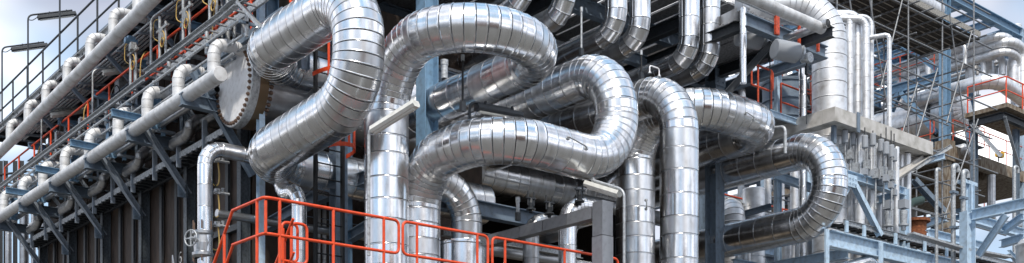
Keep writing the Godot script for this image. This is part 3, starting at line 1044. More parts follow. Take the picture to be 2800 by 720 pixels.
func access_rail() -> void:
	# the orange railing in front: landing, stair and gates
	var c := at(722, 539, 15.7)
	var r := 0.0235
	var floor_y := c.y - 1.1
	var base := Vector3(c.x, floor_y, c.z)
	var o := thing("access_platform", "grating landing under the orange railing in front of the risers", "platform", Vector3(c.x, 0, c.z))
	var s := Shape.new()
	for i in 15:
		var g := Shape.new()
		for k in 24:
			g.box(base + Vector3(0.3 + 0.6 * i, -0.02, -0.03 - 0.04 * k), Vector3(0.58, 0.03, 0.008))
		part(o, "grating_panel", g, M.grating)
	channel(o, "stringer", base + Vector3(0, -0.1, 0.03), base + Vector3(9.2, -0.1, 0.03), 0.18, 0.06, M.slate)
	channel(o, "stringer", base + Vector3(0, -0.1, -1.0), base + Vector3(9.2, -0.1, -1.0), 0.18, -0.06, M.slate)
	for i in 4:
		i_beam(o, "leg", Vector3(c.x + 0.2 + 2.9 * i, 0, c.z - 0.5), Vector3(c.x + 0.2 + 2.9 * i, floor_y - 0.15, c.z - 0.5), 0.18, 0.16, M.slate, Vector3(1, 0, 0))
	var px_to_x := func(px: float) -> float: return on_z(px, 560, c.z).x
	var secs := [[722.0, 1090.0, [764, 911, 1049], "orange railing section in front of the left riser, with corner"], [1101.0, 1334.0, [1140, 1305], "orange railing section in front of the shiny drum"], [1346.0, 1690.0, [1381, 1544], "orange railing section at bottom centre, farthest right"]]
	for k in 3:
		var q: Array = secs[k]
		var xa: float = px_to_x.call(q[0])
		var xb: float = px_to_x.call(q[1])
		o = thing("orange_railing", q[3], "railing", Vector3(xa, floor_y, c.z), "orange railing sections on the front landing")
		var t0 := Vector3(xa, c.y, c.z)
		var t1 := Vector3(xb, c.y, c.z)
		var dn := Vector3(0, -0.52, 0)
		var path := [t0 + dn, t0, t1, t1 + dn, t0 + dn * 1.0]
		if k == 0:
			# corner turning back to the stair
			var l := on_x(635, 580, c.x)
			var far := Vector3(c.x, c.y, l.z)
			bent_rod(o, "top_rail", [far, t0, t1, t1 + dn, t0 + dn, far + dn], 0.1, r, M.orange, 10)
			rod(o, "post", t0 + Vector3(0.02, -0.05, 0), t0 + dn + Vector3(0.02, 0, 0), r, M.orange, 10)
			for f in [0.22]:
				var p := t0.lerp(far, f)
				rod(o, "post", p, p - Vector3(0, 1.1, 0), r, M.orange, 10)
		else:
			bent_rod(o, "frame_rail", [t0 + (t1 - t0) * 0.3, t0, t0 + dn, t1 + dn, t1, t0 + (t1 - t0) * 0.3], 0.1, r, M.orange, 10)
		for px in q[2]:
			var x: float = px_to_x.call(float(px))
			rod(o, "post", Vector3(x, c.y, c.z), Vector3(x, floor_y, c.z), r, M.orange, 10)
	# stair going down and away to the left
	var l := on_x(635, 580, c.x)
	var far := Vector3(c.x, c.y, l.z)
	var down := Vector3(0, -0.95, -0.9)
	o = thing("stair", "steel stair with orange handrails going down behind the railing corner", "stair", Vector3(c.x, 0, l.z - 3.5))
	for side in 2:
		var off := Vector3(0.86 * side, 0, 0)
		var h0 := far + off
		if side == 1:
			h0 += Vector3(0, -0.05, 0.3)
		bent_rod(o, "handrail", [h0, h0 + down * 4.0], 0.05, r, M.orange, 10)
		bent_rod(o, "mid_handrail", [h0 + Vector3(0, -0.52, 0.02), h0 + Vector3(0, -0.52, 0) + down * 4.0], 0.05, r * 0.9, M.orange, 10)
		for i in 5:
			var p := h0 + down * (0.32 + i * 0.9)
			rod(o, "post", p, p - Vector3(0, 1.05, 0), r, M.orange, 10)
		bar(o, "stringer", far + off + Vector3(0, -1.15, 0), far + off + Vector3(0, -1.15, 0) + down * 4.0, 0.02, 0.22, M.slate)
	for i in 17:
		var p := far + Vector3(0.43, -1.3, 0) + down * (0.235 * i)
		s = Shape.new()
		s.box(p, Vector3(0.8, 0.03, 0.22))
		part(o, "tread", s, M.grating)
	# rounded gate loop beside the stair
	var g := on_z(770, 607, far.z + 0.1)
	o = thing("orange_gate", "small rounded orange gate loop behind the railing corner", "gate", g)
	var gx := 0.27
	bent_rod(o, "loop", [g + Vector3(0, -0.6, 0), g, g + Vector3(gx, 0, 0), g + Vector3(gx, -0.6, 0), g + Vector3(0, -0.6, 0)], 0.1, r, M.orange, 10)
	bent_rod(o, "loop", [g + Vector3(0.1, -0.64, 0.12), g + Vector3(0.1, -0.02, 0.12), g + Vector3(gx + 0.1, -0.02, 0.12), g + Vector3(gx + 0.1, -0.64, 0.12), g + Vector3(0.1, -0.64, 0.12)], 0.1, r, M.orange, 10)
	rod(o, "post", g + Vector3(0.02, -0.1, 0), g + Vector3(0.02, -1.6, 0), r, M.orange, 10)

func caged_ladder() -> void:
	var a := at(980, -27, 18.0)
	var z := a.z - 2.72
	var xl := on_z(862, 400, z).x
	var xr := on_z(936, 400, z).x
	var o := thing("caged_ladder", "black ladder with orange safety cage beside the serpent pipe", "ladder", Vector3(xl, 0, z))
	for x in [xl, xr]:
		bar(o, "stringer", Vector3(x, 0.3, z), Vector3(x, 12.2, z), 0.05, 0.09, M.black, Vector3(0, 0, 1))
	var y := 3.6
	while y < 12.0:
		rod(o, "rung", Vector3(xl, y, z), Vector3(xr, y, z), 0.014, M.black, 6)
		y += 0.285
	var mid := (xl + xr) * 0.5
	var lo := on_z(880, 416, z).y
	var rad := 0.36
	for k in 4:
		var hoop := []
		for i in 15:
			var t := PI * i / 14.0
			hoop.append(Vector3(mid - (rad + 0.0) * cos(t), lo + 1.42 * k, z + 0.02 + 0.72 * sin(t)))
		var s := Shape.new()
		for i in 14:
			s.bar(hoop[i], hoop[i + 1], 0.012, 0.075)
		part(o, "hoop", s, M.orange)
	for i: int in [3, 5, 7, 9, 11]:
		var t := PI * i / 14.0
		var p := Vector3(mid - (rad - 0.01) * cos(t), lo - 0.04, z + 0.02 + 0.71 * sin(t))
		bar(o, "cage_bar", p, p + Vector3(0, 4.35, 0), 0.045, 0.012, M.orange, Vector3(0, 0, 1))

func upper_left_clutter() -> void:
	var names := ["first", "second", "third", "fourth", "fifth"]
	var k := 0
	for px in [592, 606, 622, 640, 664]:
		var f := on_x(px, 70 - 8 * (k % 2), 9.35)
		var o := thing("conduit", "%s upright conduit beside the bent tray cover at upper left" % names[k], "conduit", f, "upright conduits beside the tray cover")
		rod(o, "tube", f - Vector3(0, 0.3, 0), f + Vector3(0, 2.6, 0), [0.035, 0.025, 0.045, 0.03, 0.04][k], M.galv)
		bar(o, "clip", f + Vector3(-0.08, 0.3, 0), f + Vector3(0.08, 0.3, 0), 0.05, 0.04, M.slate)
		bar(o, "clip", f + Vector3(-0.08, 1.2, 0), f + Vector3(0.08, 1.2, 0), 0.05, 0.04, M.slate)
		k += 1
	var q := on_x(738, 60, 10.0)
	var c := thing("steel_column", "pale blue column with bolts above the serpent pipe elbow", "column", Vector3(q.x, 9.0, q.z))
	i_beam(c, "shaft", Vector3(q.x, 9.0, q.z), Vector3(q.x, 14.0, q.z), 0.26, 0.24, M.blue_deep, Vector3(1, 0, 0))
	var s := Shape.new()
	for i in 5:
		for j in 2:
			s.tube(Vector3(q.x - 0.13, q.y - 0.2 + 0.2 * i, q.z - 0.06 + 0.12 * j), Vector3(q.x - 0.16, q.y - 0.2 + 0.2 * i, q.z - 0.06 + 0.12 * j), 0.022, 0.02, 6)
	part(c, "bolts", s, M.galv)
	# control boxes under the top walkway
	k = 0
	for e in [[410, 175], [330, 235], [500, 40], [258, 300]]:
		var b := on_x(e[0], e[1], 9.9)
		var o := thing("junction_box", "%s grey junction box behind the orange left railing" % ["second", "third", "nearest", "farthest"][k], "junction box", b, "junction boxes behind the railing")
		s = Shape.new()
		s.box(b, Vector3(0.18, 0.42, 0.34))
		part(o, "case", s, M.galv)
		s = Shape.new()
		s.box(b + Vector3(-0.1, 0, 0), Vector3(0.03, 0.38, 0.3))
		part(o, "lid", s, M.can)
		rod(o, "conduit", b + Vector3(0, -0.2, 0), b + Vector3(0, -0.9, 0), 0.022, M.galv, 6)
		k += 1
	# spare lines on the wall behind the middle walkway
	for e in [[10.05, 11.6, 0.16, "upper"], [9.98, 10.75, 0.12, "lower"]]:
		pipe("service_line", "%s grey service line on the heater behind the orange railing" % e[3], [Vector3(e[0], e[1], -20.5), Vector3(e[0], e[1], FAR)], e[2], 0.2, {"run": 0.9, "sides": 14, "mat": M.clad_old})

func pipe_handles() -> void:
	# wire lifting handles riveted to the cladding
	var hs := [[1578, 392, 18.05, 0.42, "wire handle on the right half of the long low loop"], [2050, 318, 24.75, 0.3, "wire handle on the fat ring loop"], [1790, 205, 22.35, 0.14, "small white hoop on top of the front riser bend"], [1767, 560, 25.2, 0.2, "upright wire handle on the riser behind the front riser"]]
	for q in hs:
		var c := at(q[0], q[1], q[2])
		var o := thing("wire_handle", q[4], "handle", c, "wire handles on the cladding")
		var t := SIDE * 0.9 + Vector3(0, -0.2, 0)
		if q[0] == 1767:
			t = Vector3(0, 1, 0)
		t = t.normalized() * q[3]
		var out := -ahead * 0.1
		if q[0] == 1790:
			out = Vector3(0, 0.16, 0)
			t = SIDE * 0.28
		bent_rod(o, "wire", [c - t * 0.5, c - t * 0.5 + out, c + t * 0.5 + out, c + t * 0.5], 0.05, 0.014, M.white if q[0] == 1790 else M.galv, 6)
		for f in [-0.5, 0.5]:
			var s := Shape.new()
			s.tube(c + t * f, c + t * f + out * 0.2, 0.04, 0.03, 8)
			part(o, "rivet_pad", s, M.galv)

func left_banks() -> void:
	# banks of conduits, clamps and stub lines that crowd the left walkways
	rng.seed = 314
	var banks := [["bank of thin conduits clipped beneath the pale cable tray", 9.0, 9.66, -18.4, 6, 0.075, 0.06], ["bank of thin conduits under the top left walkway", 9.25, 11.86, -17.6, 6, 0.11, 0.02], ["bank of grey tubes on the wall side of the middle walkway", 10.02, 10.3, -20.8, 5, 0.0, 0.13]]
	for q in banks:
		var o := thing("conduit_bank", q[0], "conduits", Vector3(q[1], q[2], q[3]))
		for i in int(q[4]):
			var x: float = q[1] + q[5] * i
			var y: float = q[2] + q[6] * i
			rod(o, "tube", Vector3(x, y, q[3] - rng.randf_range(0, 1.5)), Vector3(x, y, FAR + rng.randf_range(-1.0, 1.0)), rng.randf_range(0.016, 0.034), M.galv)
		var z: float = q[3] - 1.6
		while z > FAR:
			bar(o, "strut_rail", Vector3(q[1] - 0.05, q[2] - 0.06, z), Vector3(q[1] + q[5] * q[4] + 0.06, q[2] - 0.06 + q[6] * q[4], z), 0.05, 0.05, M.grey_steel)
			z -= 1.38
	# short level stubs with valves between the headers
	var n := 0
	var names := ["nearest", "second", "third", "fourth", "fifth", "sixth", "seventh"]
	for k in 7:
		var z := -20.9 - 1.95 * k
		var y := 10.72 + 0.12 * (k % 3)
		var o := thing("burner_valve", "%s burner valve train between the two white header pipes" % names[k], "valve", Vector3(9.5, y, z), "burner valve trains between the headers")
		var s := Shape.new()
		s.tube(Vector3(9.18, y, z), Vector3(10.15, y, z), 0.05, 0.05, 10)
		s.tube(Vector3(9.18, y, z), Vector3(9.18, y - 0.55, z), 0.045, 0.045, 10)
		part(o, "pipe", s, M.galv)
		s = Shape.new()
		s.lathe(Vector3(9.42, y, z), SIDE, [[0, 0.05], [0.01, 0.1], [0.04, 0.1], [0.05, 0.07], [0.2, 0.07], [0.21, 0.1], [0.24, 0.1], [0.25, 0.05]], 12)
		s.tube(Vector3(9.54, y, z), Vector3(9.54, y + 0.2, z), 0.035, 0.03, 8)
		var body := part(o, "valve_body", s, M.grey_steel)
		s = Shape.new()
		s.lathe(Vector3(9.54, y + 0.2, z), Vector3.UP, [[0, 0.0], [0.003, 0.11], [0.03, 0.12], [0.07, 0.11], [0.12, 0.04], [0.125, 0.0]], 14)
		part(body, "diaphragm", s, M.blue_deep if k % 3 == 0 else M.can)
		s = Shape.new()
		s.sweep(rounded([Vector3(9.54, y + 0.3, z), Vector3(9.4, y + 0.5, z + 0.1), Vector3(9.2, y + 0.2, z + 0.25), Vector3(9.2, y - 0.3, z + 0.2)], 0.16), 0.013, 6)
		part(o, "hose", s, M.hose if k % 2 == 0 else M.black)
		n += 1
	# inclined struts between lower platform and middle walkway
	var t := thing("strut_set", "grey inclined struts between the lower header and middle walkway", "struts", Vector3(9.3, 9.2, -21))
	for k in 6:
		var z := -20.3 - 2.4 * k
		angle_bar(t, "strut", Vector3(9.95, 9.1, z), Vector3(9.3, 10.0, z - 0.25), 0.09, M.grey_steel)
		angle_bar(t, "strut", Vector3(9.3, 9.2, z - 0.9), Vector3(9.3, 10.05, z - 0.9), 0.09, M.blue_deep)
		bar(t, "pad", Vector3(9.2, 9.3, z - 0.9), Vector3(9.6, 9.3, z - 0.9), 0.14, 0.05, M.grey_steel)

# ---------------------------------------------------------------- the dark bay behind the loops
func bay() -> void:
	# enclosing walls, floor and deck of the pipe bay
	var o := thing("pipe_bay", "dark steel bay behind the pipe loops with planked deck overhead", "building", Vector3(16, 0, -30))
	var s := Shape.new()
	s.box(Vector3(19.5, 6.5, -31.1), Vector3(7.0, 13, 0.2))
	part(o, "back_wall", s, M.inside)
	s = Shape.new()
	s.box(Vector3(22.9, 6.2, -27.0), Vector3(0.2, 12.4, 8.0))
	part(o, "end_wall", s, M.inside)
	s = Shape.new()
	s.box(Vector3(17, 3.6, -25.4), Vector3(11.6, 0.2, 11.2))
	part(o, "floor_slab", s, M.concrete_old)
	# deck planks, seen from below
	var deck_y := 13.0
	var k := 0
	var x := 11.0
	while x < 22.3:
		s = Shape.new()
		s.box(Vector3(x + 0.24, deck_y + 0.03 + 0.008 * (k % 3), -19.0), Vector3(0.41, 0.05, 4.0))
		part(o, "deck_plank", s, M.deck)
		s = Shape.new()
		s.box(Vector3(x + 0.24, deck_y + 0.03 + 0.008 * (k % 3), -26.2), Vector3(0.474, 0.05, 10.38))
		part(o, "deck_plank", s, M.deck)
		x += 0.48
		k += 1
	x = 12.5
	while x < 22.2:
		s = Shape.new()
		s.box(Vector3(x + 0.3, 10.78 + 0.006 * (k % 2), -25.4), Vector3(0.596, 0.06, 11.2))
		part(o, "mid_deck_plate", s, M.deck)
		x += 0.6
		k += 1
	i_beam(o, "deck_beam", Vector3(12.4, 10.6, -19.9), Vector3(22.3, 10.6, -19.9), 0.28, 0.18, M.slate)
	for z in [-19.0, -22.2, -25.4, -28.6]:
		i_beam(o, "deck_beam", Vector3(11.0, deck_y - 0.19, z), Vector3(22.4, deck_y - 0.19, z), 0.36, 0.2, M.slate)
	for xx in [13.2, 16.4, 19.6, 22.3]:
		i_beam(o, "deck_girder", Vector3(xx, deck_y - 0.52, -17.4), Vector3(xx, deck_y - 0.52, -31.0), 0.3, 0.2, M.dark_steel)
	for q in [[13.2, -22.0], [16.4, -26.0], [19.6, -26.5], [22.3, -22.5]]:
		i_beam(o, "column", Vector3(q[0], 0, q[1]), Vector3(q[0], deck_y - 0.67, q[1]), 0.3, 0.28, M.dark_steel, Vector3(1, 0, 0))
	# columns that show between the pipes
	var cols := [[1168.0, 21.9, 0.33, "blue_deep", "blue steel column between the tall arch and the low loop"], [925.0, 21.6, 0.27, "slate", "slate steel column behind the caged ladder"], [712.0, 21.4, 0.13, "blue", "pale blue steel post at the near end of the brown wall"], [1955.0, 28.2, 0.36, "slate", "dark slate column behind the fat ring loop"], [945.0, 22.4, 0.2, "blue_deep", "narrow blue post right of the caged ladder"]]
	for q in cols:
		var p := at(q[0], 700, q[1])
		var c := thing("steel_column", q[4], "column", Vector3(p.x, 0, p.z))
		i_beam(c, "shaft", Vector3(p.x, 0.02, p.z), Vector3(p.x, 12.8, p.z), q[2], q[2] * 0.95, M[q[3]], Vector3(1, 0, 0) if q[0] == 1168.0 else Vector3(0, 0, 1))
		bar(c, "base_plate", Vector3(p.x, 0, p.z), Vector3(p.x, 0.03, p.z), q[2] * 1.5, q[2] * 1.5, M.slate, Vector3(1, 0, 0))
		if q[0] == 1955.0:
			var pl := Shape.new()
			var yy := at(1955, 215, 28.2).y
			pl.box(Vector3(p.x - 0.02, yy, p.z + 0.2), Vector3(0.4, 0.5, 0.02))
			for i in 3:
				for j in 2:
					pl.tube(Vector3(p.x + 0.08 - 0.2 * j, yy - 0.15 + 0.15 * i, p.z + 0.2), Vector3(p.x + 0.08 - 0.2 * j, yy - 0.15 + 0.15 * i, p.z + 0.24), 0.025, 0.02, 8)
			part(c, "splice_plate", pl, M.slate)
	# beams of the bay at lower left and centre
	var fr := thing("bay_steelwork", "slate beams and braces behind the ladder and the orange railing", "steel frame", at(830, 560, 22.5))
	var g := at(1110, 534, 21.4)
	i_beam(fr, "beam", g, g + SIDE * 4.2, 0.32, 0.22, M.slate)
	g = at(740, 470, 22.3)
	i_beam(fr, "beam", g, g + SIDE * 3.6, 0.26, 0.2, M.slate)
	g = at(920, 520, 22.6)
	i_beam(fr, "beam", g + BACK * 2.4, g + BACK * -1.2, 0.26, 0.2, M.slate)
	g = at(900, 525, 22.0)
	i_beam(fr, "brace", at(728, 620, 22.6), at(860, 545, 21.8), 0.22, 0.2, M.slate)
	i_beam(fr, "brace", at(955, 650, 22.4), at(1040, 600, 21.6), 0.2, 0.18, M.slate)
	g = at(770, 570, 23.2)
	i_beam(fr, "beam", g, g + SIDE * 4.0, 0.22, 0.18, M.slate)
	g = at(1340, 655, 23.0)
	i_beam(fr, "beam", g - SIDE * 1.2, g + SIDE * 2.6, 0.18, 0.16, M.galv)
	# thin verticals deep in the bay behind the ladder
	var names := ["leftmost", "second", "third", "rightmost"]
	var k2 := 0
	for px in [868, 884, 897, 1015]:
		var p := at(px, 600, 23.6 + 0.2 * k2)
		pipe("riser_pipe", "%s thin clad riser seen through the caged ladder" % names[k2], [Vector3(p.x, 2.0, p.z), Vector3(p.x, at(px, 560, 23.6).y + 0.4 * k2, p.z), Vector3(p.x, at(px, 560, 23.6).y + 0.4 * k2, p.z - 1.5)], 0.13, 0.14, {"run": 0.5, "sides": 14, "mat": M.clad_old, "group": "thin risers behind the ladder"})
		k2 += 1

func box_duct() -> void:
	var a := at(1648, 578, 19.0)
	var o := thing("clad_box_beam", "square clad post and beam forming a corner at bottom centre", "pipe support", Vector3(a.x, 0, a.z))
	var n := 5
	for i in n:
		var s := Shape.new()
		var p := a + BACK * (0.18 + 3.3 * i / n)
		s.box(p + BACK * (1.65 / n), Vector3(0.18 - 0.006 * (i % 2), 0.21 - 0.006 * (i % 2), 3.3 / n - 0.012))
		part(o, "cladding_panel", s, M.clad_flat[i % 2])
	var ys := [a.y + 0.16, at(1648, 648, 19.0).y, 3.6, 1.8, 0.0]
	for i in 4:
		var s := Shape.new()
		s.box(Vector3(a.x, (ys[i] + ys[i + 1]) * 0.5, a.z), Vector3(0.25 + 0.01 * (i % 2), ys[i] - ys[i + 1] - 0.012, 0.25 + 0.01 * (i % 2)))
		part(o, "cladding_panel", s, M.clad_flat[(i + 1) % 2])

func middle_pipes() -> void:
	# dark big line below the low loop
	var p := at(1250, 462, 27.5)
	pipe("insulated_pipe", "dark grimy clad line lying beneath the long low loop", [p - SIDE * 3.4, p + SIDE * 5.2], 0.95, 0.9, {"run": 0.4})
	# elbow coming down onto the drum
	p = at(1276, 512, 21.9)
	pipe("insulated_pipe", "clad elbow coming down onto the shiny drum behind the railing", [p - SIDE * 1.6, p, Vector3(p.x, at(1276, 664, 21.9).y, p.z)], 0.62, 0.75, {"run": 0.3, "gore": 12.0, "sides": 30})
	var d := at(1266, 668, 21.2)
	var o := thing("clad_drum", "shiny clad vertical drum behind the orange railing", "vessel", Vector3(d.x, 0, d.z))
	for i in 3:
		var s := Shape.new()
		var y0 := d.y - 1.7 * (i + 1)
		s.lathe(Vector3(d.x, y0, d.z), Vector3.UP, [[0.0, 0.455], [1.64, 0.455], [1.66, 0.468], [1.685, 0.468], [1.69, 0.44]], 44)
		part(o, "cladding_sheet", s, M.clad[i % 2])
	var cap := Shape.new()
	cap.lathe(d, Vector3.UP, [[-0.02, 0.46], [0.02, 0.44], [0.05, 0.3], [0.06, 0.0]], 44)
	part(o, "head", cap, M.clad[0])
	# a drum to its left
	d = at(1212, 674, 21.8)
	# smaller pipes in the dark
	p = at(1552, 556, 21.6)
	pipe("insulated_pipe", "small clad riser bending right above the square clad beam", [Vector3(p.x, 0, p.z), p, p + SIDE * 1.15, p + SIDE * 1.15 + BACK * 3.0], 0.36, 0.4, {"run": 0.45, "gore": 15.0, "sides": 26})
	p = at(1452, 600, 22.4)
	pipe("insulated_pipe", "lower small clad riser bending right behind the square clad beam", [Vector3(p.x, 0, p.z), p, p + SIDE * 1.3, p + SIDE * 1.3 + BACK * 3.0], 0.34, 0.38, {"run": 0.45, "gore": 15.0, "sides": 26, "mat": M.clad_old})
	p = at(1580, 548, 27.0)
	pipe("insulated_pipe", "dim clad line behind the tube lamp at bottom centre", [p, p + SIDE * 3.6], 0.34, 0.4, {"run": 0.4, "sides": 24, "mat": M.clad_old})
	p = at(1370, 690, 22.6)
	pipe("insulated_pipe", "dim level clad line low behind the orange railing", [p - SIDE * 0.4, p + SIDE * 4.0], 0.22, 0.3, {"run": 0.6, "sides": 20, "mat": M.clad_old})
	# lines deep behind the upper drops
	var lines := [[1500, 120, 26.6, 0.3, "first"], [1640, 190, 27.4, 0.26, "second"], [1800, 240, 28.4, 0.3, "third"]]
	for q in lines:
		p = at(q[0], q[1], q[2])
		pipe("insulated_pipe", "%s deep level line crossing behind the slim drop pipes" % q[4], [p - SIDE * 2.2, p + SIDE * 2.6], q[3], 0.4, {"run": 0.6, "sides": 20, "mat": M.clad_old})
	# valves and hangers in the dark
	var vs := [[1452, 556, 22.2, "valve standing on the lower small riser in the dark bay"], [1502, 568, 22.0, "valve left of the small riser that bends right"], [1585, 534, 21.5, "small vent valve on top of the small clad riser"]]
	for q in vs:
		var c := at(q[0], q[1], q[2])
		o = thing("small_valve", q[3], "valve", c)
		var s := Shape.new()
		s.lathe(c - Vector3(0, 0.2, 0), Vector3.UP, [[0, 0.04], [0.05, 0.04], [0.06, 0.1], [0.09, 0.1], [0.1, 0.05], [0.2, 0.06], [0.3, 0.03]], 12)
		part(o, "body", s, M.dark_steel)
		s = Shape.new()
		for dx in [-0.08, 0.08]:
			s.tube(c + Vector3(dx, -0.05, 0), c + Vector3(dx, 0.24, 0), 0.016, 0.016, 6)
		s.bar(c + Vector3(-0.12, 0.1, 0), c + Vector3(0.12, 0.1, 0), 0.05, 0.03)
		part(o, "yoke", s, M.dark_steel)
	var rods := [[1265, 150, 300, 18.6, 0.02, "black", "dark hanger rod dropping from the topmost loop"], [1416, 540, 600, 21.6, 0.035, "galv", "short pale post standing on the slate beam"], [1590, 20, 150, 23.2, 0.022, "galv", "pale hanger rod beside the third slim drop pipe"], [1754, 138, 215, 23.6, 0.018, "black", "dark hanger rod holding the fifth slim drop pipe"], [1215, 165, 215, 21.8, 0.07, "galv", "short bright stub pipe right of the blue column"]]
	for q in rods:
		var t := at(q[0], q[1], q[3])
		var b := at(q[0], q[2], q[3])
		o = thing("hanger_rod", q[6], "hanger", b)
		rod(o, "rod", b, t, q[4], M[q[5]], 10)
		var s := Shape.new()
		s.box(b + Vector3(0, 0.05, 0), Vector3(0.09, 0.16, 0.07))
		part(o, "clevis", s, M.dark_steel)
		s = Shape.new()
		s.tube(t - Vector3(0, 0.1, 0), t, q[4] + 0.012, q[4] + 0.012, 10)
		part(o, "turnbuckle", s, M.galv)
	# lamps on the loops
	lamp_between("white tube lamp on a pole in front of the left riser", at(1008, 700, 17.4), at(1008, 352, 17.4), at(1118, 283, 16.9), M.galv)
	lamp_between("white tube lamp under the right end of the low loop", at(1707, 722, 18.9), at(1707, 520, 18.9), at(1622, 494, 19.3), M.galv)
	lamp_between("dark tube lamp lying above the long low loop", at(1284, 330, 18.9), at(1284, 278, 18.9), at(1400, 300, 19.4), M.dark_steel)

func lamp_between(label: String, foot: Vector3, knee: Vector3, tip: Vector3, m: Material) -> void:
	var o := thing("lamp", label, "lamp", foot, "tube lamps on bent poles")
	var d := (tip - knee).normalized()
	bent_rod(o, "pole", [foot, knee, tip], 0.14, 0.026, m)
	var up := Vector3.UP
	var off := -up * 0.085 - d.cross(up).normalized() * -0.03
	var a := knee + d * 0.12 + off
	var b := tip + d * 0.18 + off
	var f := Shape.new()
	f.prism(PackedVector2Array([Vector2(-0.085, -0.02), Vector2(-0.055, -0.06), Vector2(0.055, -0.06), Vector2(0.085, -0.02), Vector2(0.07, 0.045), Vector2(-0.07, 0.045)]), a, b)
	var fit := part(o, "fitting", f, M.lamp_body if m != M.dark_steel else M.dark_steel)
	f = Shape.new()
	f.tube(a + d * 0.05 - up * 0.055, b - d * 0.05 - up * 0.055, 0.04, 0.04, 10)
	part(fit, "tube_cover", f, M.diffuser)
	for q in [0.2, 0.8]:
		bar(o, "clamp", a.lerp(b, q) + up * 0.03, a.lerp(b, q) + up * 0.13, 0.05, 0.03, m, Vector3(1, 0, 0))

# ---------------------------------------------------------------- pipe rack between the ring loop and the concrete beam
func fz(px: float, y: float, z: float) -> Vector3:      # bearing px at height y on the plane of constant z
	var p := on_z(px, 300, z)
	return Vector3(p.x, y, z)
func fx(px: float, y: float, x: float) -> Vector3:
	var p := on_x(px, 300, x)
	return Vector3(x, y, p.z)

func orange_panel(label: String, a: Vector3, b: Vector3, h: float, gap: float, loops := false) -> void:
	var o := thing("orange_railing", label, "railing", a, "orange railings of the right-hand decks")
	if loops:
		var u := Vector3(0, h, 0)
		bent_rod(o, "frame_rail", [a + u * 0.45, a + u, b + u, b + u * 0.45, a + u * 0.45], 0.12, 0.026, M.orange_old)
		rod(o, "post", a.lerp(b, 0.3), a.lerp(b, 0.3) + u, 0.026, M.orange_old)
		rod(o, "post", a.lerp(b, 0.92), a.lerp(b, 0.92) + u, 0.026, M.orange_old)
	else:
		railing(o, [a, b], h, 0.026, M.orange_old, gap)

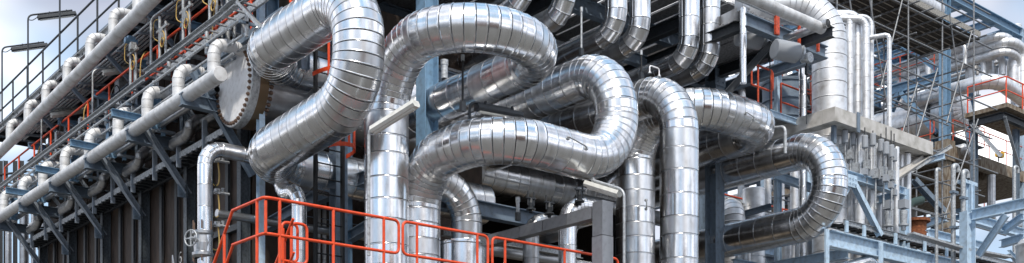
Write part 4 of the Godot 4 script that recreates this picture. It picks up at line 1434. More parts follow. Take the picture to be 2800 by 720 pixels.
func rack_top() -> void:
	# steel deck edge with hangers and the clad line ending in mid air
	var e := at(2110, 86, 25.4)
	var o := thing("rack_deck", "slate beams and planked deck right of the slim drop pipes", "steel frame", e)
	i_beam(o, "edge_beam", e - SIDE * 1.0, e + SIDE * 2.1, 0.3, 0.2, M.slate)
	i_beam(o, "cross_beam", e + SIDE * 1.1 - BACK * 0.9, e + SIDE * 1.1 + BACK * 4.6, 0.24, 0.18, M.dark_steel)
	i_beam(o, "cross_beam", e - SIDE * 0.8, e - SIDE * 0.8 + BACK * 4.6, 0.24, 0.18, M.dark_steel)
	i_beam(o, "cross_beam", e + SIDE * 2.1, e + SIDE * 2.1 + BACK * 4.6, 0.24, 0.18, M.slate)
	i_beam(o, "far_beam", e - SIDE * 1.6 + BACK * 3.2, e + SIDE * 2.1 + BACK * 3.2, 0.28, 0.18, M.slate)
	i_beam(o, "far_beam", e - SIDE * 1.6 + BACK * 4.7, e + SIDE * 3.1 + BACK * 4.7, 0.28, 0.18, M.slate)
	i_beam(o, "knee_brace", e + SIDE * 0.15 + Vector3(0, -0.2, -0.1), e + SIDE * -0.9 + Vector3(0, -1.5, -0.6), 0.16, 0.14, M.dark_steel)
	for k in 7:
		var s := Shape.new()
		s.box(e + SIDE * (-0.62 + 0.29 * k) + BACK * 2.7 + Vector3(0, 0.2 + 0.008 * (k % 3), 0), Vector3(0.275, 0.05, 3.8))
		part(o, "deck_plank", s, M.deck)
	for q in [[0.05, 0.13], [0.9, 0.05], [1.65, 0.05]]:
		bar(o, "rail_foot", e + SIDE * q[0] + Vector3(0, -0.1, 0.12), e + SIDE * q[0] + Vector3(0, 0.6, 0.12), q[1], 0.06, M.orange_old, Vector3(0, 0, 1))
	rod(o, "guard_rail", e - SIDE * 1.6 + Vector3(0, 0.34, 0.1), e + SIDE * 2.1 + Vector3(0, 0.34, 0.1), 0.03, M.galv)
	rod(o, "guard_rail", e - SIDE * 1.6 + Vector3(0, 0.62, 0.1), e + SIDE * 2.1 + Vector3(0, 0.62, 0.1), 0.026, M.orange_old)
	var p := at(2152, 36, 24.2)
	pipe("insulated_pipe", "clad line ending in a cap left of the tall white riser", [p - SIDE * 2.6, p + SIDE * 1.32], 0.25, 0.3, {"run": 0.38, "sides": 24, "cap1": true, "mat": M.clad_dull})
	p = at(2215, 82, 25.2)
	pipe("insulated_pipe", "short clad stub pipe beneath the capped clad line", [p - BACK * 0.5, p + BACK * 1.0], 0.19, 0.3, {"run": 0.3, "sides": 20, "cap1": true, "mat": M.clad_old})
	# hanging clad conduit
	p = at(2033, 228, 24.8)
	pipe("insulated_pipe", "straight slim shiny pipe hanging above the fat ring loop", [p, Vector3(p.x, at(2033, 22, 24.8).y, p.z)], 0.155, 0.2, {"run": 0.6, "sides": 20, "cap0": true})
	o = thing("clad_bracket", "grey clad box bracket on top of the hanging shiny pipe", "bracket", at(2030, 20, 24.9))
	var s := Shape.new()
	s.box(at(2030, 12, 24.9), Vector3(0.24, 0.36, 0.24))
	part(o, "box", s, M.clad_old[0])
	s = Shape.new()
	s.bar(at(2018, 40, 24.9), at(1972, 62, 26.0), 0.14, 0.26)
	part(o, "arm", s, M.clad_old[1])
	# constant-load spring cans
	for q in [[2150, 140, 25.2, 0.225, "grey spring can lying left of the tall white riser"], [2050, 106, 25.6, 0.21, "grey spring can lying under the planked rack deck"]]:
		var c := at(q[0], q[1], q[2])
		o = thing("spring_can", q[4], "spring hanger", c, "grey spring cans of the pipe rack")
		var t := Vector3(0.93, -0.05, 0.36).normalized()
		s = Shape.new()
		s.lathe(c - t * 0.32, t, [[0.0, 0.0], [0.01, q[3] * 0.9], [0.03, q[3]], [0.6, q[3]], [0.62, q[3] * 0.9], [0.63, 0.0]], 28)
		part(o, "can", s, M.can)
		s = Shape.new()
		s.box(c + t * 0.45, Vector3(0.2, 0.34, 0.1), Basis(Vector3.UP, 0.4))
		s.tube(c + t * 0.5 + Vector3(0, -0.1, 0.06), c + t * 0.5 + Vector3(0, -0.1, 0.16), 0.12, 0.12, 14)
		part(o, "frame", s, M.galv)
		s = Shape.new()
		s.tube(c + t * 0.55 + Vector3(0, -0.1, 0), c + t * 0.55 + Vector3(0, -1.6, 0), 0.014, 0.014, 6)
		s.box(c + t * 0.55 + Vector3(0, -0.35, 0), Vector3(0.07, 0.2, 0.07))
		part(o, "rod", s, M.dark_steel)
	# slim white post and pipe with bend
	var c := thing("steel_column", "pale blue post between the two orange rail ends", "column", at(2128, 760, 29.0))
	var q0 := at(2128, 760, 29.0)
	i_beam(c, "shaft", Vector3(q0.x, 0, q0.z), Vector3(q0.x, at(2128, 160, 29.0).y, q0.z), 0.15, 0.14, M.blue)
	p = at(2196, 168, 28.0)
	pipe("insulated_pipe", "thin clad pipe coming level from the left and dropping beside the spring can", [p + BACK * 4.4, p, Vector3(p.x, 2.0, p.z)], 0.19, 0.2, {"run": 0.34, "gore": 30.0, "sides": 20})
	p = at(2118, 118, 29.0)
	pipe("insulated_pipe", "level clad line seen behind the upper spring cans", [p + BACK * 4.0, p - BACK * 0.4], 0.27, 0.3, {"run": 0.5, "sides": 20})
	p = at(2140, 170, 30.0)
	pipe("insulated_pipe", "lower level clad line behind the pale blue post", [p + BACK * 4.0, p - BACK * 0.6], 0.2, 0.3, {"run": 0.5, "sides": 20})
	# clamp and small walkway below
	o = thing("small_platform", "small grating platform under the orange rail ends", "platform", at(2160, 318, 27.2))
	var w := at(2150, 322, 27.6)
	for k in 6:
		s = Shape.new()
		s.box(w + SIDE * (-0.6 + 0.24 * k) + BACK * 0.8, Vector3(0.22, 0.04, 1.6))
		part(o, "grating_panel", s, M.grating)
	channel(o, "stringer", w + SIDE * -0.75 + Vector3(0, -0.05, 0.03), w + SIDE * 1.2 + Vector3(0, -0.05, 0.03), 0.16, 0.06, M.blue)
	rod(o, "pipe_clamp", at(2180, 326, 27.9), at(2214, 334, 27.9), 0.05, M.blue)
	orange_panel("orange rail end left of the pale blue post, above the ring loop", fz(2056, w.y + 0.1, w.z), fz(2114, w.y + 0.1, w.z), 0.95, 1.0, true)
	orange_panel("orange rail end right of the pale blue post", fz(2136, w.y + 0.1, w.z - 0.4), fz(2222, w.y + 0.1, w.z - 0.4), 0.95, 1.0)
	o = thing("tank", "dark round tank behind the orange rail ends", "tank", at(2150, 320, 31.0))
	p = at(2146, 330, 31.0)
	for k in 3:
		s = Shape.new()
		s.lathe(Vector3(p.x, p.y + 0.5 * k - 0.5, p.z), Vector3.UP, [[0, 0.62], [0.45, 0.62], [0.46, 0.66], [0.49, 0.66], [0.495, 0.6]], 32)
		part(o, "shell_ring", s, M.slate)
	s = Shape.new()
	s.lathe(Vector3(p.x, p.y + 1.0, p.z), Vector3.UP, [[0, 0.66], [0.03, 0.66], [0.12, 0.4], [0.14, 0.0]], 32)
	part(o, "head", s, M.slate)
	# curved vent right of the ring loop
	p = at(2146, 372, 25.2)
	bent_rod(thing("vent_pipe", "thin bent grey vent right of the fat ring loop", "pipe", p), "tube", [at(2120, 350, 25.4), at(2148, 346, 25.2), at(2148, 420, 25.2)], 0.2, 0.04, M.galv)

func tall_riser() -> void:
	# the tall riser on the concrete beam and its slim companions
	var p := at(2269, 12, 28.2)
	pipe("insulated_pipe", "tall white-lit clad riser bending left above the concrete beam", [p - SIDE * 2.0 + BACK * 2.0, p, Vector3(p.x, 1.0, p.z)], 0.88, 1.05, {"run": 0.36, "gore": 9.0, "mat": M.clad_soft, "seam": 2.0})
	var k := 0
	for q in [[2324, 44, 29.0, 0.2, "first"], [2346, 40, 29.2, 0.225, "second"], [2369, 52, 29.0, 0.19, "third"], [2384, 46, 29.8, 0.13, "fourth"]]:
		p = at(q[0], q[1], q[2])
		pipe("insulated_pipe", "%s slim clad riser right of the tall white riser" % q[4], [p - SIDE * 0.9 + BACK * 0.7, p, Vector3(p.x, 3.0, p.z)], q[3], 0.24, {"run": 0.42, "gore": 22.0, "sides": 22, "mat": M.clad_soft, "group": "slim risers behind the concrete beam"})
		k += 1
	p = at(2433, 94, 29.4)
	pipe("insulated_pipe", "lone slim clad riser with a square bend left of the scaffold", [p - SIDE * 0.4 + BACK * 0.9, p, Vector3(p.x, at(2433, 350, 29.4).y, p.z)], 0.125, 0.11, {"run": 0.3, "gore": 45.0, "sides": 18, "mat": M.clad_soft})
	p = at(2340, 520, 28.6)
	# pipes below the beam
	k = 0
	for q in [[2322, 28.4, 0.22], [2352, 28.0, 0.26], [2384, 28.3, 0.2], [2300, 28.8, 0.2], [2452, 28.6, 0.15]]:
		var b := at(q[0], 640, q[1])
		pipe("insulated_pipe", "%s pale clad riser below the concrete beam" % ["second", "third", "fourth", "leftmost", "rightmost"][k], [Vector3(b.x, 2.0, b.z), Vector3(b.x, at(q[0], 322 + 0.36 * (q[0] - 2284) + 20, q[1]).y, b.z)], q[2], 0.3, {"run": 0.45, "sides": 20, "mat": M.clad_soft, "group": "pale risers below the concrete beam"})
		k += 1

func concrete_beam() -> void:
	var c := at(2284, 291, 26.9)
	var o := thing("concrete_beam", "pale concrete beam corner below the tall white riser", "beam", c)
	var z := c.z
	var x1 := fz(2553, 0, z).x
	var s := Shape.new()
	var hgt := 0.35
	s.box(Vector3((c.x + x1) * 0.5, c.y - hgt * 0.5, z - 0.18), Vector3(x1 - c.x, hgt, 0.36))
	part(o, "front_beam", s, M.concrete)
	s = Shape.new()
	s.box(Vector3(c.x + 0.18, c.y - hgt * 0.5 - 0.003, z - 1.18), Vector3(0.355, hgt, 1.63))
	part(o, "side_beam", s, M.concrete)
	s = Shape.new()
	s.box(Vector3(c.x + 0.32, c.y - hgt - 0.2, z - 0.25), Vector3(0.1, 0.5, 0.1))
	s.box(Vector3(c.x + 0.98, c.y - 0.2, z + 0.02), Vector3(0.12, 0.5, 0.03))
	part(o, "steel_clip", s, M.slate)
	s = Shape.new()
	s.quad(Vector3(x1 - 0.02, c.y - hgt, z - 0.35), Vector3(x1 - 0.02, c.y - hgt, z - 0.02), Vector3(x1 - 2.1, c.y - hgt - 1.15, z - 0.02), Vector3(x1 - 2.1, c.y - hgt - 1.15, z - 0.35), Vector3(1, -1, 0))
	s.box(Vector3(x1 - 0.9, c.y - hgt - 0.03, z - 0.6), Vector3(1.8, 0.06, 0.5))
	part(o, "soffit", s, M.concrete)
	s = Shape.new()
	s.prism(PackedVector2Array([Vector2(-0.1, -0.1), Vector2(0.1, -0.1), Vector2(0.1, 0.1), Vector2(-0.1, 0.1)]), Vector3(x1 - 0.1, c.y - hgt - 0.06, z - 0.3), Vector3(x1 - 2.2, c.y - hgt - 1.25, z - 0.3))
	part(o, "strut", s, M.concrete)
	# spring hangers under the beam
	var names := ["first", "second", "third", "fourth", "fifth", "sixth", "seventh", "eighth", "ninth"]
	var n := 0
	for q in [[2312, 378], [2332, 384], [2346, 388], [2366, 392], [2388, 386], [2410, 402], [2424, 410], [2438, 418], [2446, 428]]:
		var d: float = 27.6 + 0.25 * (n % 3)
		var b := at(q[0], q[1] + 14, d)
		var top := Vector3(b.x, c.y - hgt, b.z)
		var h := thing("spring_hanger", "%s spring hanger from the left under the concrete beam" % names[n], "spring hanger", b, "spring hangers under the concrete beam")
		s = Shape.new()
		s.lathe(b, Vector3.UP, [[0, 0.0], [0.004, 0.07], [0.02, 0.078], [0.3, 0.078], [0.32, 0.07], [0.325, 0.0]], 16)
		part(h, "can", s, M.can)
		rod(h, "rod", b + Vector3(0, 0.32, 0), top + Vector3(0, 0.05, 0), 0.016, M.dark_steel, 6)
		rod(h, "rod", b, b - Vector3(0, 0.75 + 0.1 * (n % 3), 0), 0.014, M.galv, 6)
		s = Shape.new()
		s.box(b - Vector3(0, 0.6 + 0.1 * (n % 3), 0), Vector3(0.2, 0.16, 0.12), Basis(Vector3.UP, 0.3))
		part(h, "clamp", s, M.can)
		n += 1

func blue_frames() -> void:
	# pale blue frame right of the hairpin pipe
	var a := at(2290, 472, 27.0)
	var o := thing("blue_steelwork", "pale blue steel frame with bolted brace right of the hairpin", "steel frame", a)
	var z := a.z
	var colx := fz(2473, 0, z).x
	var m: Material = M.blue
	i_beam(o, "beam", a + SIDE * 0.15, Vector3(colx, a.y, z), 0.2, 0.2, m)
	i_beam(o, "column", Vector3(colx, 3.0, z), Vector3(colx, a.y + 0.1, z), 0.22, 0.2, m, Vector3(1, 0, 0))
	i_beam(o, "beam", Vector3(colx, a.y - 0.05, z), Vector3(colx, a.y - 0.05, z - 3.4), 0.2, 0.16, m)
	var c2 := at(2366, 590, 29.2)
	i_beam(o, "column", Vector3(c2.x, 3.0, c2.z), Vector3(c2.x, at(2366, 548, 29.2).y, c2.z), 0.24, 0.2, m)
	i_beam(o, "beam", at(2120, 480, 28.9), at(2372, 568, 29.6), 0.2, 0.16, m)
	i_beam(o, "brace", at(2333, 498, 27.0), at(2408, 645, 27.6), 0.14, 0.13, m, Vector3(0, 0, 1))
	i_beam(o, "brace", at(2328, 498, 27.0), at(2290, 562, 26.8), 0.12, 0.1, m, Vector3(0, 0, 1))
	var s := Shape.new()
	var g := at(2332, 496, 26.9)
	s.box(g, Vector3(0.4, 0.3, 0.02))
	for i in 3:
		for j in 2:
			s.tube(g + Vector3(-0.12 + 0.12 * i, -0.06 + 0.12 * j, 0), g + Vector3(-0.12 + 0.12 * i, -0.06 + 0.12 * j, 0.04), 0.022, 0.02, 8)
	part(o, "gusset", s, m)
	# long lower beam with posts and a cable tray on top
	var l := at(2262, 652, 26.2)
	o = thing("blue_steelwork", "long pale blue beam on posts at the bottom right", "steel frame", l)
	var end := fz(2810, l.y, l.z)
	i_beam(o, "beam", l + SIDE * 0.05, end, 0.4, 0.22, m)
	for px in [2262, 2410, 2560]:
		var p := fz(px, 0, l.z + 0.14)
		bar(o, "post", Vector3(p.x, 0, p.z), Vector3(p.x, l.y + 0.16, p.z), 0.13, 0.05, m, Vector3(0, 0, 1))
	i_beam(o, "cross_beam", fz(2320, l.y - 0.25, l.z), fz(2320, l.y - 0.25, l.z) + BACK * 3.0, 0.24, 0.18, m)
	i_beam(o, "far_beam", l + BACK * 3.0 + SIDE * 0.2 - Vector3(0, 0.15, 0), l + BACK * 3.0 + SIDE * 5 - Vector3(0, 0.15, 0), 0.28, 0.18, m)
	i_beam(o, "brace", at(2225, 652, 28.6), at(2330, 690, 29.2), 0.14, 0.12, m)
	var t := at(2300, 606, 26.6)
	o = thing("cable_tray", "dark ladder cable tray lying above the long pale blue beam", "cable tray", t)
	var te := fz(2800, t.y, t.z)
	for q in [[0.0, 0.0], [0.42, 0.0]]:
		channel(o, "side_rail", t + SIDE * 0.1 + BACK * q[0], te + BACK * q[0], 0.13, 0.05, M.galv)
	var rung := Shape.new()
	rung.box(Vector3.ZERO, Vector3(0.05, 0.04, 0.42))
	var rm := rung.mesh()
	var x := t.x + 0.2
	while x < te.x:
		piece(o, "rung", rm, M.black, Transform3D(Basis(), Vector3(x, t.y - 0.03, t.z - 0.21)))
		x += 0.28
	s = Shape.new()
	s.box((t + te) * 0.5 + Vector3(0, -0.005, -0.3), Vector3((te - t).length() - 0.3, 0.05, 0.12))
	part(o, "cable_bundle", s, M.black)
	for px in [2316, 2364, 2450, 2530, 2590]:
		var p := fz(px, t.y - 0.25, t.z + 0.05)
		bar(o, "bracket", p, p + Vector3(0, 0.28, 0), 0.1, 0.05, m, Vector3(0, 0, 1))
	# right-hand frame
	var c := at(2647, 580, 27.6)
	o = thing("blue_steelwork", "pale blue column and beams at the lower right edge", "steel frame", Vector3(c.x, 0, c.z))
	i_beam(o, "column", Vector3(c.x, 0, c.z), Vector3(c.x, c.y, c.z), 0.28, 0.26, m)
	var near := at(2660, 590, 27.6)
	i_beam(o, "beam", near, near - BACK * 5.0 + Vector3(0, 0.15, 0), 0.27, 0.2, m)
	i_beam(o, "beam", at(2662, 600, 28.0), fz(2800, at(2662, 600, 28.0).y, at(2662, 600, 28.0).z), 0.24, 0.18, m)
	i_beam(o, "brace", at(2752, 588, 26.8), at(2676, 700, 27.6), 0.16, 0.14, m, Vector3(0, 0, 1))
	i_beam(o, "beam", at(2740, 668, 29.0), at(2800, 650, 28.0), 0.2, 0.16, m)
	i_beam(o, "beam", at(2745, 632, 29.0), at(2800, 592, 28.0), 0.18, 0.14, m)
	i_beam(o, "brace", at(2760, 690, 29.0), at(2790, 720, 29.5), 0.12, 0.1, m)
	var pv := [[2644, 505], [2658, 505]]
	for q in pv:
		i_beam(o, "upright", at(q[0], 585, 28.2), at(q[0], q[1], 28.2), 0.11, 0.1, m)
	bar(o, "upright_head", at(2630, 496, 28.0), at(2664, 508, 28.6), 0.2, 0.09, m)
	# plank and flats lying on the frame
	o = thing("plank", "grey plank lying across the cable tray at lower right", "plank", at(2500, 648, 26.9))
	bar(o, "board", at(2490, 640, 27.2), at(2660, 690, 27.8), 0.26, 0.05, M.galv)
	bar(o, "board", at(2660, 686, 27.8), at(2760, 705, 28.5), 0.24, 0.045, M.galv)
	# clad pipe at the bottom edge
	var p := at(2392, 716, 27.6)
	pipe("insulated_pipe", "bright clad pipe with rounded end at the bottom right edge", [p - SIDE * 2.0 - Vector3(0, 0.55, 0), p, p + Vector3(0.02, -1.5, 0)], 0.4, 0.32, {"run": 0.5, "sides": 28})
	p = at(2826, 600, 24.0)
	o = thing("tank", "pale clad tank cut by the right edge of the picture", "tank", Vector3(p.x, 0, p.z))
	for k in 4:
		s = Shape.new()
		s.lathe(Vector3(p.x + 0.35, 1.2 * k + 2.0, p.z), Vector3.UP, [[0, 0.5], [1.16, 0.5], [1.17, 0.51], [1.195, 0.51], [1.2, 0.48]], 36)
		part(o, "shell_sheet", s, M.clad_soft[k % 2])
	s = Shape.new()
	s.lathe(Vector3(p.x + 0.35, 6.8, p.z), Vector3.UP, [[0, 0.51], [0.12, 0.42], [0.2, 0.25], [0.22, 0.0]], 36)
	part(o, "head", s, M.clad_soft[0])

func under_ring() -> void:
	# clutter between the front riser and the hairpin
	var n := 0
	for q in [[2062, 520, 32.6, 0.66, "thick clad riser seen inside the hairpin loop"], [2100, 450, 33.5, 0.22, "thin clad riser just right of the thick riser in the hairpin"], [2172, 430, 33.0, 0.24, "clad riser framed by the bend of the hairpin"], [2192, 430, 33.2, 0.22, "rightmost clad riser framed by the hairpin bend"], [2206, 640, 29.0, 0.32, "short clad riser under the hairpin's lower leg"]]:
		var b := at(q[0], 760, q[2])
		pipe("insulated_pipe", q[4], [Vector3(b.x, 1.0, b.z), Vector3(b.x, at(q[0], q[1], q[2]).y, b.z)], q[3], 0.3, {"run": 0.5, "sides": 24, "cap1": true, "mat": M.clad_soft})
	var p := at(2006, 566, 32.0)
	pipe("insulated_pipe", "clad bend bulging behind the dark slate column", [p + SIDE * 0.5 + BACK * 0.6, p + SIDE * 0.0, Vector3(p.x, 2.0, p.z)], 0.7, 0.5, {"run": 0.3, "gore": 15.0, "mat": M.clad_soft})
	var o := thing("blue_steelwork", "pale blue beams seen through the hairpin loop", "steel frame", at(2150, 480, 36.5))
	var m: Material = M.blue
	i_beam(o, "beam", at(2080, 470, 36.5), at(2250, 528, 35.4), 0.22, 0.16, m)
	i_beam(o, "column", Vector3(at(2212, 600, 34.2).x, 0, at(2212, 600, 34.2).z), at(2212, 420, 34.2), 0.22, 0.2, m)
	i_beam(o, "beam", at(1990, 578, 33.4), at(2260, 660, 35.0), 0.2, 0.16, m)
	i_beam(o, "beam", at(1985, 600, 33.0), at(2110, 565, 31.6), 0.16, 0.14, M.slate)
	i_beam(o, "column", Vector3(at(2092, 600, 34.6).x, 0, at(2092, 600, 34.6).z), at(2092, 300, 34.6), 0.2, 0.18, m)
	o = thing("cable_tray", "dark cable tray passing under the hairpin's upper leg", "cable tray", at(1990, 560, 32.4))
	channel(o, "side_rail", at(1985, 548, 32.4), at(2200, 616, 33.6), 0.12, 0.05, M.galv)
	channel(o, "side_rail", at(1985, 562, 32.4), at(2200, 630, 33.6), 0.12, 0.05, M.dark_steel)
	o = thing("concrete_wall", "stained concrete wall behind the pale blue frame", "wall", at(2100, 700, 36.5))
	var s := Shape.new()
	var w := at(2040, 560, 36.5)
	s.box(Vector3(w.x + 3.0, 5.6, w.z), Vector3(2.0, 4.0, 0.3))
	part(o, "panel", s, M.concrete_old)
	s = Shape.new()
	s.box(Vector3(w.x + 5.6, 6.4, w.z + 0.6), Vector3(2.2, 6.0, 0.3))
	part(o, "panel", s, M.concrete)

# ---------------------------------------------------------------- the open structure at the far right
const FARD := 48.0
func far_structure() -> void:
	var c := at(2585, -18, FARD)
	var z := c.z
	var o := thing("blue_structure", "tall blue steel structure with open roof beams at far right", "steel frame", Vector3(c.x, 0, z))
	var m: Material = M.blue_deep
	var deck := at(2585, 400, FARD).y
	i_beam(o, "column", Vector3(c.x, deck, z), Vector3(c.x, c.y + 2.0, z), 0.38, 0.36, m, Vector3(1, 0, 0))
	var rx := fz(2795, 0, z).x
	i_beam(o, "column", Vector3(rx, 0, z), Vector3(rx, c.y + 0.2, z), 0.38, 0.36, M.blue, Vector3(1, 0, 0))
	i_beam(o, "roof_beam", Vector3(c.x - 6.0, c.y, z), Vector3(rx + 3.0, c.y, z), 0.42, 0.3, m)
	for f in [-0.35, 0.2, 0.42, 0.62, 0.85, 1.0]:
		var p := Vector3(lerpf(c.x, rx, f), c.y - 0.1, z)
		i_beam(o, "roof_beam", p, p + BACK * 7.5, 0.34, 0.24, m)
	i_beam(o, "roof_beam", Vector3(c.x - 6.0, c.y, z - 7.5), Vector3(rx + 3.0, c.y, z - 7.5), 0.42, 0.3, m)
	i_beam(o, "brace", Vector3(rx - 1.3, c.y - 0.15, z), Vector3(rx, at(2795, 160, FARD).y - 1.6, z), 0.22, 0.2, m)
	# floor beams running back
	var lv := at(2585, 205, FARD).y
	i_beam(o, "floor_beam", Vector3(c.x, lv, z), Vector3(c.x, lv, z - 11.0), 0.4, 0.26, m)
	var d2 := fz(2795, 0, z)
	var lv2 := 1.7 + (SKYLINE - 152.0) / FOCAL * (d2.dot(ahead))
	i_beam(o, "floor_beam", Vector3(rx, lv2, z), Vector3(rx, lv2, z - 11.0), 0.42, 0.28, M.blue)
	i_beam(o, "floor_beam", Vector3(c.x, lv, z - 5.4), Vector3(rx, lv, z - 5.4), 0.34, 0.24, m)
	i_beam(o, "floor_beam", Vector3(c.x, lv, z - 9.4), Vector3(rx, lv, z - 9.4), 0.34, 0.24, m)
	for q in [[2460, 262, 2438, 305], [2466, 262, 2560, 362]]:
		var t := fx(q[0], 0, c.x)
		t.y = lv - 0.2
		var b := on_x(q[2], q[3], c.x)
		i_beam(o, "brace", t, b, 0.26, 0.2, m, Vector3(1, 0, 0))
	i_beam(o, "column", Vector3(c.x, deck, z - 9.4), Vector3(c.x, c.y, z - 9.4), 0.36, 0.34, m, Vector3(1, 0, 0))
	i_beam(o, "column", Vector3(c.x - 6.0, 3.0, z - 7.5), Vector3(c.x - 6.0, c.y, z - 7.5), 0.36, 0.34, m, Vector3(1, 0, 0))
	for q in [[0.5, 0.0], [0.5, 9.4]]:
		i_beam(o, "brace", Vector3(c.x, lv + 0.2, z - q[1] - 0.2), Vector3(c.x, c.y - 0.3, z - q[1] - 3.4), 0.22, 0.2, m)
	# concrete deck on a column below
	var k := thing("concrete_structure", "weathered concrete deck and column below the far right structure", "concrete frame", Vector3(c.x, 0, z))
	var s := Shape.new()
	s.box(Vector3(c.x, (deck - 0.3) * 0.5, z), Vector3(0.42, deck - 0.3, 0.42))
	part(k, "column", s, M.concrete_old)
	s = Shape.new()
	s.box(Vector3(c.x, deck - 0.25, z), Vector3(0.62, 0.9, 0.62))
	part(k, "column_head", s, M.concrete_old)
	s = Shape.new()
	s.box(Vector3((c.x + rx) * 0.5 + 1.8, deck - 0.2, z), Vector3(rx - c.x + 3.0, 0.52, 0.4))
	part(k, "edge_beam", s, M.concrete_old)
	s = Shape.new()
	s.box(Vector3(c.x, deck - 0.3, z - 5.2), Vector3(0.4, 0.62, 9.7))
	part(k, "edge_beam", s, M.concrete_old)
	s = Shape.new()
	s.box(Vector3((c.x + rx) * 0.5 + 1.8, deck - 0.05, z - 5.6), Vector3(rx - c.x + 3.2, 0.24, 10.6))
	part(k, "deck_slab", s, M.concrete_old)
	for f in [0.3, 0.65]:
		s = Shape.new()
		s.box(Vector3(lerpf(c.x, rx, f), deck - 0.4, z - 5.4), Vector3(0.3, 0.45, 10.2))
		part(k, "rib", s, M.concrete_old)
	for q in [[0.02, 9.6], [1.0, 9.6], [0.55, 6.0]]:
		s = Shape.new()
		s.box(Vector3(lerpf(c.x, rx, q[0]), (deck - 0.3) * 0.5, z - q[1]), Vector3(0.5, deck - 0.3, 0.5))
		part(k, "column", s, M.concrete_old)
	s = Shape.new()
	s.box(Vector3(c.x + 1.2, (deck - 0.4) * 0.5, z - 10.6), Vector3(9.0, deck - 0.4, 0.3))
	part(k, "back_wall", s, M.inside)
	s = Shape.new()
	s.box(Vector3(rx + 1.4, deck - 1.2, z - 10.4), Vector3(rx - c.x + 2.0, 1.7, 0.3))
	part(k, "back_wall", s, M.inside)
	s = Shape.new()
	s.box(Vector3(c.x - 3.6, 5.0, z - 10.3), Vector3(1.4, 10.0, 0.3))
	part(k, "back_wall", s, M.concrete)
	# rails on that deck
	orange_panel("orange railing along the weathered concrete deck, right of its column", Vector3(c.x + 0.5, deck + 0.1, z + 0.1), Vector3(rx + 1.5, deck + 0.1, z + 0.1), 1.15, 1.5)
	orange_panel("orange rail loop left of the blue column on the concrete deck", Vector3(c.x - 0.2, deck + 0.1, z - 2.6), Vector3(c.x - 0.2, deck + 0.1, z - 0.4), 1.15, 1.5, true)
	orange_panel("orange railing on the upper floor behind the scaffold", Vector3(rx, lv2 + 0.25, z - 0.5), Vector3(rx, lv2 + 0.25, z - 10.5), 1.15, 1.6)
	orange_panel("orange railing on the upper floor left of the blue column", Vector3(c.x, lv + 0.3, z - 0.5), Vector3(c.x, lv + 0.3, z - 10.5), 1.15, 1.6)
	# yellow hoist on the rail
	var y := fz(2735, 0, z + 0.25)
	y.y = deck + 0.35
	var h := thing("hoist", "yellow chain hoist hanging on the orange railing of the concrete deck", "hoist", y)
	s = Shape.new()
	s.box(y, Vector3(0.5, 0.16, 0.2))
	s.box(y + Vector3(0.2, 0.1, 0), Vector3(0.24, 0.16, 0.16))
	part(h, "body", s, M.yellow)
	rod(h, "hook", y + Vector3(-0.1, -0.08, 0), y + Vector3(-0.1, -0.3, 0), 0.03, M.dark_steel)
	# horizontal exchanger with a ribbed dished end
	var v := at(2612, 302, FARD - 0.6)
	exchanger("long clad exchanger lying behind the scaffold, its domed end near the column", at(2626, 303, FARD + 1.2), 8.0, 0.86)
	var w := at(2735, 400, FARD)
	exchanger("smaller clad exchanger end on the concrete deck at far right", Vector3(lerpf(c.x, rx, 0.66), deck + 0.95, z - 1.6), 4.5, 0.42)
	exchanger("dim clad vessel under the scaffold, left of the long exchanger", Vector3(c.x - 0.6, lv + 0.9, z - 5.5), 4.0, 0.62)
	# big elbow above it
	var p := at(2722, 214, FARD - 1.0)
	pipe("insulated_pipe", "fat clad elbow above the domed exchanger end", [p + BACK * 4.2, p, p + SIDE * 2.6 + Vector3(0, -0.35, 0)], 0.64, 0.8, {"run": 0.5, "gore": 18.0, "sides": 28, "mat": M.clad_soft})
	# top right pipes against the sky
	var tops := [[2735, 96, 0.42, "upper"], [2760, 112, 0.5, "middle"], [2752, 138, 0.36, "lower"]]
	for q in tops:
		p = at(q[0], q[1], FARD + 3.0)
		pipe("insulated_pipe", "%s of the three clad pipes against the sky at top right" % q[3], [p + BACK * 5.5, p, p + SIDE * 1.3, p + SIDE * 1.3 + Vector3(0, -2.4, 0)], q[2], 0.5, {"run": 0.6, "gore": 22.0, "sides": 22, "mat": M.clad_soft, "group": "clad pipes against the sky at top right"})
	var rs := [[2647, 95, 215, 0.22], [2667, 105, 190, 0.3], [2700, 110, 200, 0.2], [2780, 70, 330, 0.5], [2540, 170, 290, 0.3], [2510, 190, 280, 0.24]]
	var rn := ["first", "second", "third", "rightmost", "left", "leftmost"]
	for i in rs.size():
		var q: Array = rs[i]
		p = at(q[0], q[1], FARD + 5.0)
		pipe("insulated_pipe", "%s upright clad pipe on the far right upper floor" % rn[i], [p, Vector3(p.x, at(q[0], q[2], FARD + 5.0).y, p.z)], q[3], 0.3, {"run": 0.7, "sides": 18, "cap0": true, "mat": M.clad_soft, "group": "upright pipes on the upper floor"})
	# right platform
	var pc := at(2756, 280, FARD - 2.0)
	o = thing("concrete_landing", "concrete landing with orange railing at the far right edge", "platform", pc)
	s = Shape.new()
	s.box(pc + Vector3(2.2, -0.09, -0.95), Vector3(4.4, 0.18, 1.9))
	part(o, "slab", s, M.concrete_old)
	i_beam(o, "beam", pc + Vector3(0.2, -0.45, -0.3), pc + Vector3(0.2, -0.45, -1.8), 0.3, 0.2, M.dark_steel)
	i_beam(o, "beam", pc + Vector3(0.2, -0.45, -0.3), pc + Vector3(4.0, -0.45, -0.3), 0.3, 0.2, M.dark_steel)
	i_beam(o, "post", pc + Vector3(0.3, -0.6, -1.6), pc + Vector3(0.3, -4.4, -1.6), 0.24, 0.22, M.slate, Vector3(1, 0, 0))
	i_beam(o, "post", pc + Vector3(2.0, -0.6, -0.6), pc + Vector3(2.0, -4.6, -0.6), 0.24, 0.22, M.slate, Vector3(1, 0, 0))
	angle_bar(o, "brace", pc + Vector3(0.2, -0.5, -0.3), pc + Vector3(1.6, -2.6, -0.3), 0.14, M.galv)
